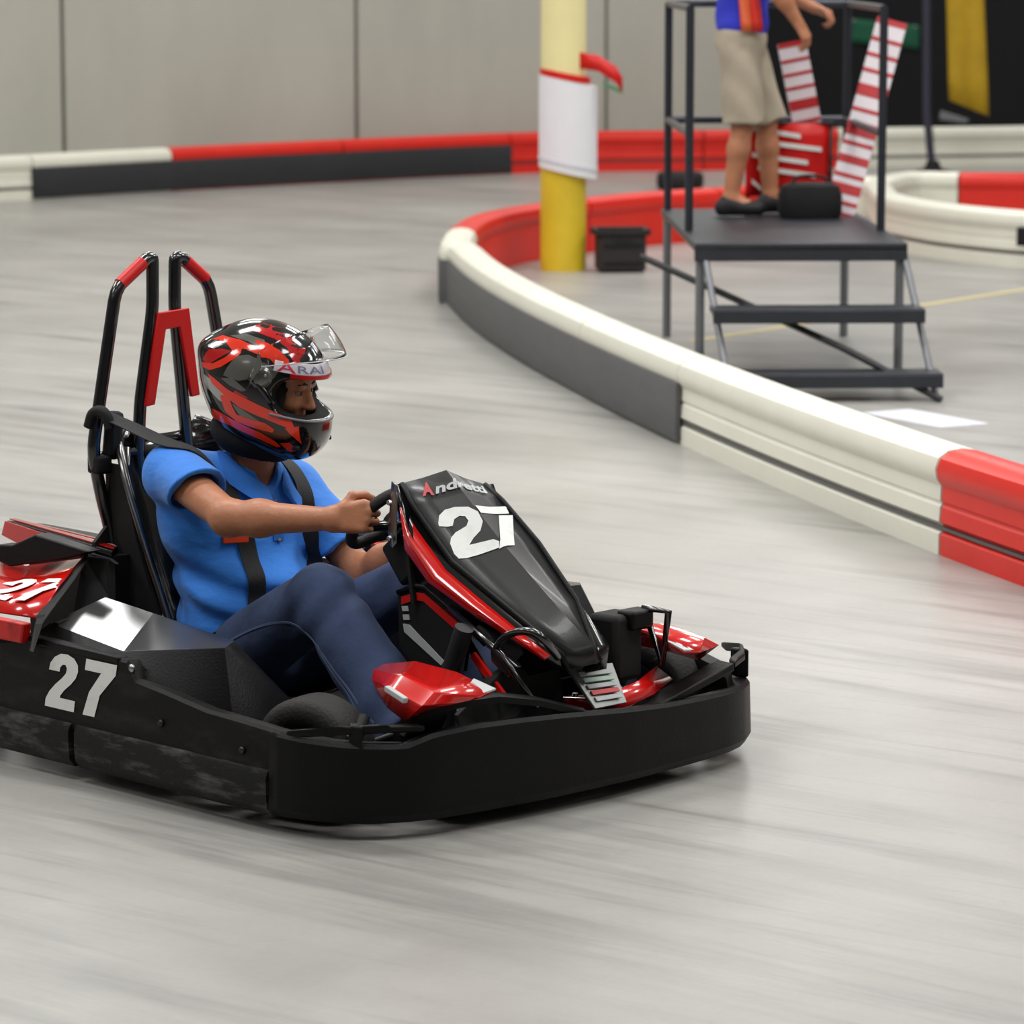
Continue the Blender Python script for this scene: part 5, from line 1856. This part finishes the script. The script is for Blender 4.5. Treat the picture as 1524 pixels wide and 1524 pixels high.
# ------------------------------------------------------------------ the marshal on the stand
MP = V3((1.18, 18.95, .68))
Jm = {k: V3(v) for k, v in dict(hipR=(-.02, -.09, .90), hipL=(.0, .09, .90), kneeR=(.0, -.10, .48), kneeL=(.13, .10, .48), ankR=(-.06, -.10, .085), ankL=(.16, .10, .085),
      toeR=(.08, -.12, .035), toeL=(.30, .10, .035), shR=(.0, -.19, 1.40), shL=(.0, .19, 1.40), elbR=(.16, -.24, 1.15), elbL=(.16, .24, 1.17), wrR=(.27, -.20, .98), wrL=(.38, .18, 1.05), neck=(0, 0, 1.46)).items()}
hm1 = hand_prims(Jm['wrR'], (.5, .1, -.85), (.7, -.5, .4), (.4, .8, .2), curl=(.5, .7, .5))
hm2 = hand_prims(Jm['wrL'], (.85, -.1, -.35), (.4, .3, .85), (.1, -1, 0), curl=(.8, 1.0, .7))
MHC = V3((.02, 0, 1.64))
MHR = frame(math.radians(-8), math.radians(8))


def body_marshal(P):
    d = d_limbs(P, Jm)
    t = d_cap(P, (-.01, -.07, .95), (-.01, .07, .95), .105, .105)
    t = smin(t, d_cap(P, (0, -.06, 1.12), (0, .06, 1.12), .105, .105), .06)
    t = smin(t, d_cap(P, (0, -.08, 1.28), (0, .08, 1.28), .105, .105), .06)
    t = smin(t, d_cap(P, Jm['shR'], Jm['shL'], .05, .05), .06)
    d = smin(d, t, .05)
    d = smin(d, d_cap(P, Jm['neck'], MHC + V3((-.01, 0, -.06)), .058, .055), .03)
    d = smin(d, d_head(P, MHC, MHR), .02)
    for h in (hm1, hm2):
        d = smin(d, d_hand(P, h), .012)
    return d


mar = polygonise(body_marshal, (-.22, -.36, .0), (.55, .36, 1.80), .0075, 'person', M_SKIN)
mar.location = MP
tag(mar, 'person in a blue shirt and beige shorts standing on the metal stand', 'person')
eyes(MHC, MHR, mar)
M_BLUE2 = mat('blue_violet_shirt', (44, 52, 186), rough=.8, bump=.1, bscale=200)
M_BEIGE = mat('beige_shorts_cloth', (178, 166, 146), rough=.85, bump=.1, bscale=200, var=.1)


def shirt_m(P):
    t = d_ell(P, (-.005, 0, .98), (.135, .19, .16))
    t = smin(t, d_ell(P, (0, 0, 1.15), (.135, .185, .2)), .05)
    t = smin(t, d_ell(P, (0, 0, 1.30), (.13, .20, .17)), .06)
    t = smin(t, d_cap(P, Jm['shR'], Jm['shL'], .064, .064), .05)
    for s in 'RL':
        sh, el = Jm['sh' + s], Jm['elb' + s]
        ax = unit(el - sh)
        end = sh + (el - sh) * .75
        sl_ = smax(d_cap(P, sh, end + ax * .05, .066, .074), (P - end) @ ax, .004)
        sl_ = smax(sl_, -smax(d_cap(P, sh + ax * .12, end + ax * .2, .052, .062), -((P - end) @ ax + .05), .004), .004)
        t = smin(t, sl_, .03)
    t = t + folds(P, 45, .004, (.3, .5, .8)) * np.exp(-((P[:, 2] - 1.0) / .15) ** 2)
    t = smax(t, .80 - P[:, 2], .005)
    return smax(t, -d_cap(P, (0, 0, 1.46), (.02, 0, 1.6), .055, .08), .006)


sm = polygonise(shirt_m, (-.22, -.36, .80), (.40, .36, 1.52), .009, 'shirt', M_BLUE2, mar)


def shorts_m(P):
    t = d_ell(P, (-.01, 0, .90), (.135, .175, .14))
    for s in 'RL':
        h, k = Jm['hip' + s], Jm['knee' + s]
        n = unit(k - h)
        l = d_cap(P, h, k, .105, .108)
        l = smax(l, (P - (k + n * .01)) @ n, .004)
        l = smax(l, -smax(d_cap(P, h + n * .25, k + n * .2, .07, .09), -((P - k) @ n + .06), .004), .004)
        l = l + folds(P, 50, .004, (.6, .4, .5))
        t = smin(t, l, .03)
    return smax(t, P[:, 2] - .97, .005)


polygonise(shorts_m, (-.22, -.30, .40), (.36, .30, 1.02), .009, 'shorts', M_BEIGE, mar)
for s in 'RL':
    a, t = Jm['ank' + s], Jm['toe' + s]

    def shoe_m(P, a=a, t=t):
        d = d_cap(P, a + V3((-.01, 0, -.02)), a + V3((-.035, 0, -.045)), .046, .042)
        d = smin(d, d_cap(P, a + V3((-.02, 0, -.04)), t + V3((.0, 0, .005)), .046, .038), .04)
        return smax(d, -(P[:, 2] - .003), .004)
    polygonise(shoe_m, a - .14, t + .10, .009, 'shoe', M_SHOE, mar)


def hair_m(P):
    q = (P - MHC) @ MHR
    d = d_ell(q, (-.02, 0, .04), (.100, .086, .096))
    return smax(d, -smax(q[:, 0] - .0 - .9 * (q[:, 2] - .03), -10 + 0 * q[:, 0], .01) * -1, .01)


polygonise(hair_m, MHC - .16, MHC + .17, .008, 'hair', M_HAIR, mar)
# red and orange cloth hanging at the hip
rows = []
for i in range(8):
    f = i / 7
    rows.append([Vector((-.075 + .11 * j / 6 + .05 * f + .01 * math.sin(j * 2 + f * 3), -.215 - .012 * math.sin(j * 1.7), 1.30 - .36 * f)) for j in range(7)])
ct = G().loft(rows).obj('marshal_cloth', mat('red_marshal_cloth', (206, 44, 30), rough=.7), mar, solid=.008, smooth=True, label='red cloth hanging at the side of the shirt')
G().loft([[p + Vector((.004, -.011, 0)) for p in r[:4]] for r in rows[3:]]).obj('orange_panel', mat('orange_cloth', (224, 104, 60), rough=.7), ct, solid=.004, smooth=True)
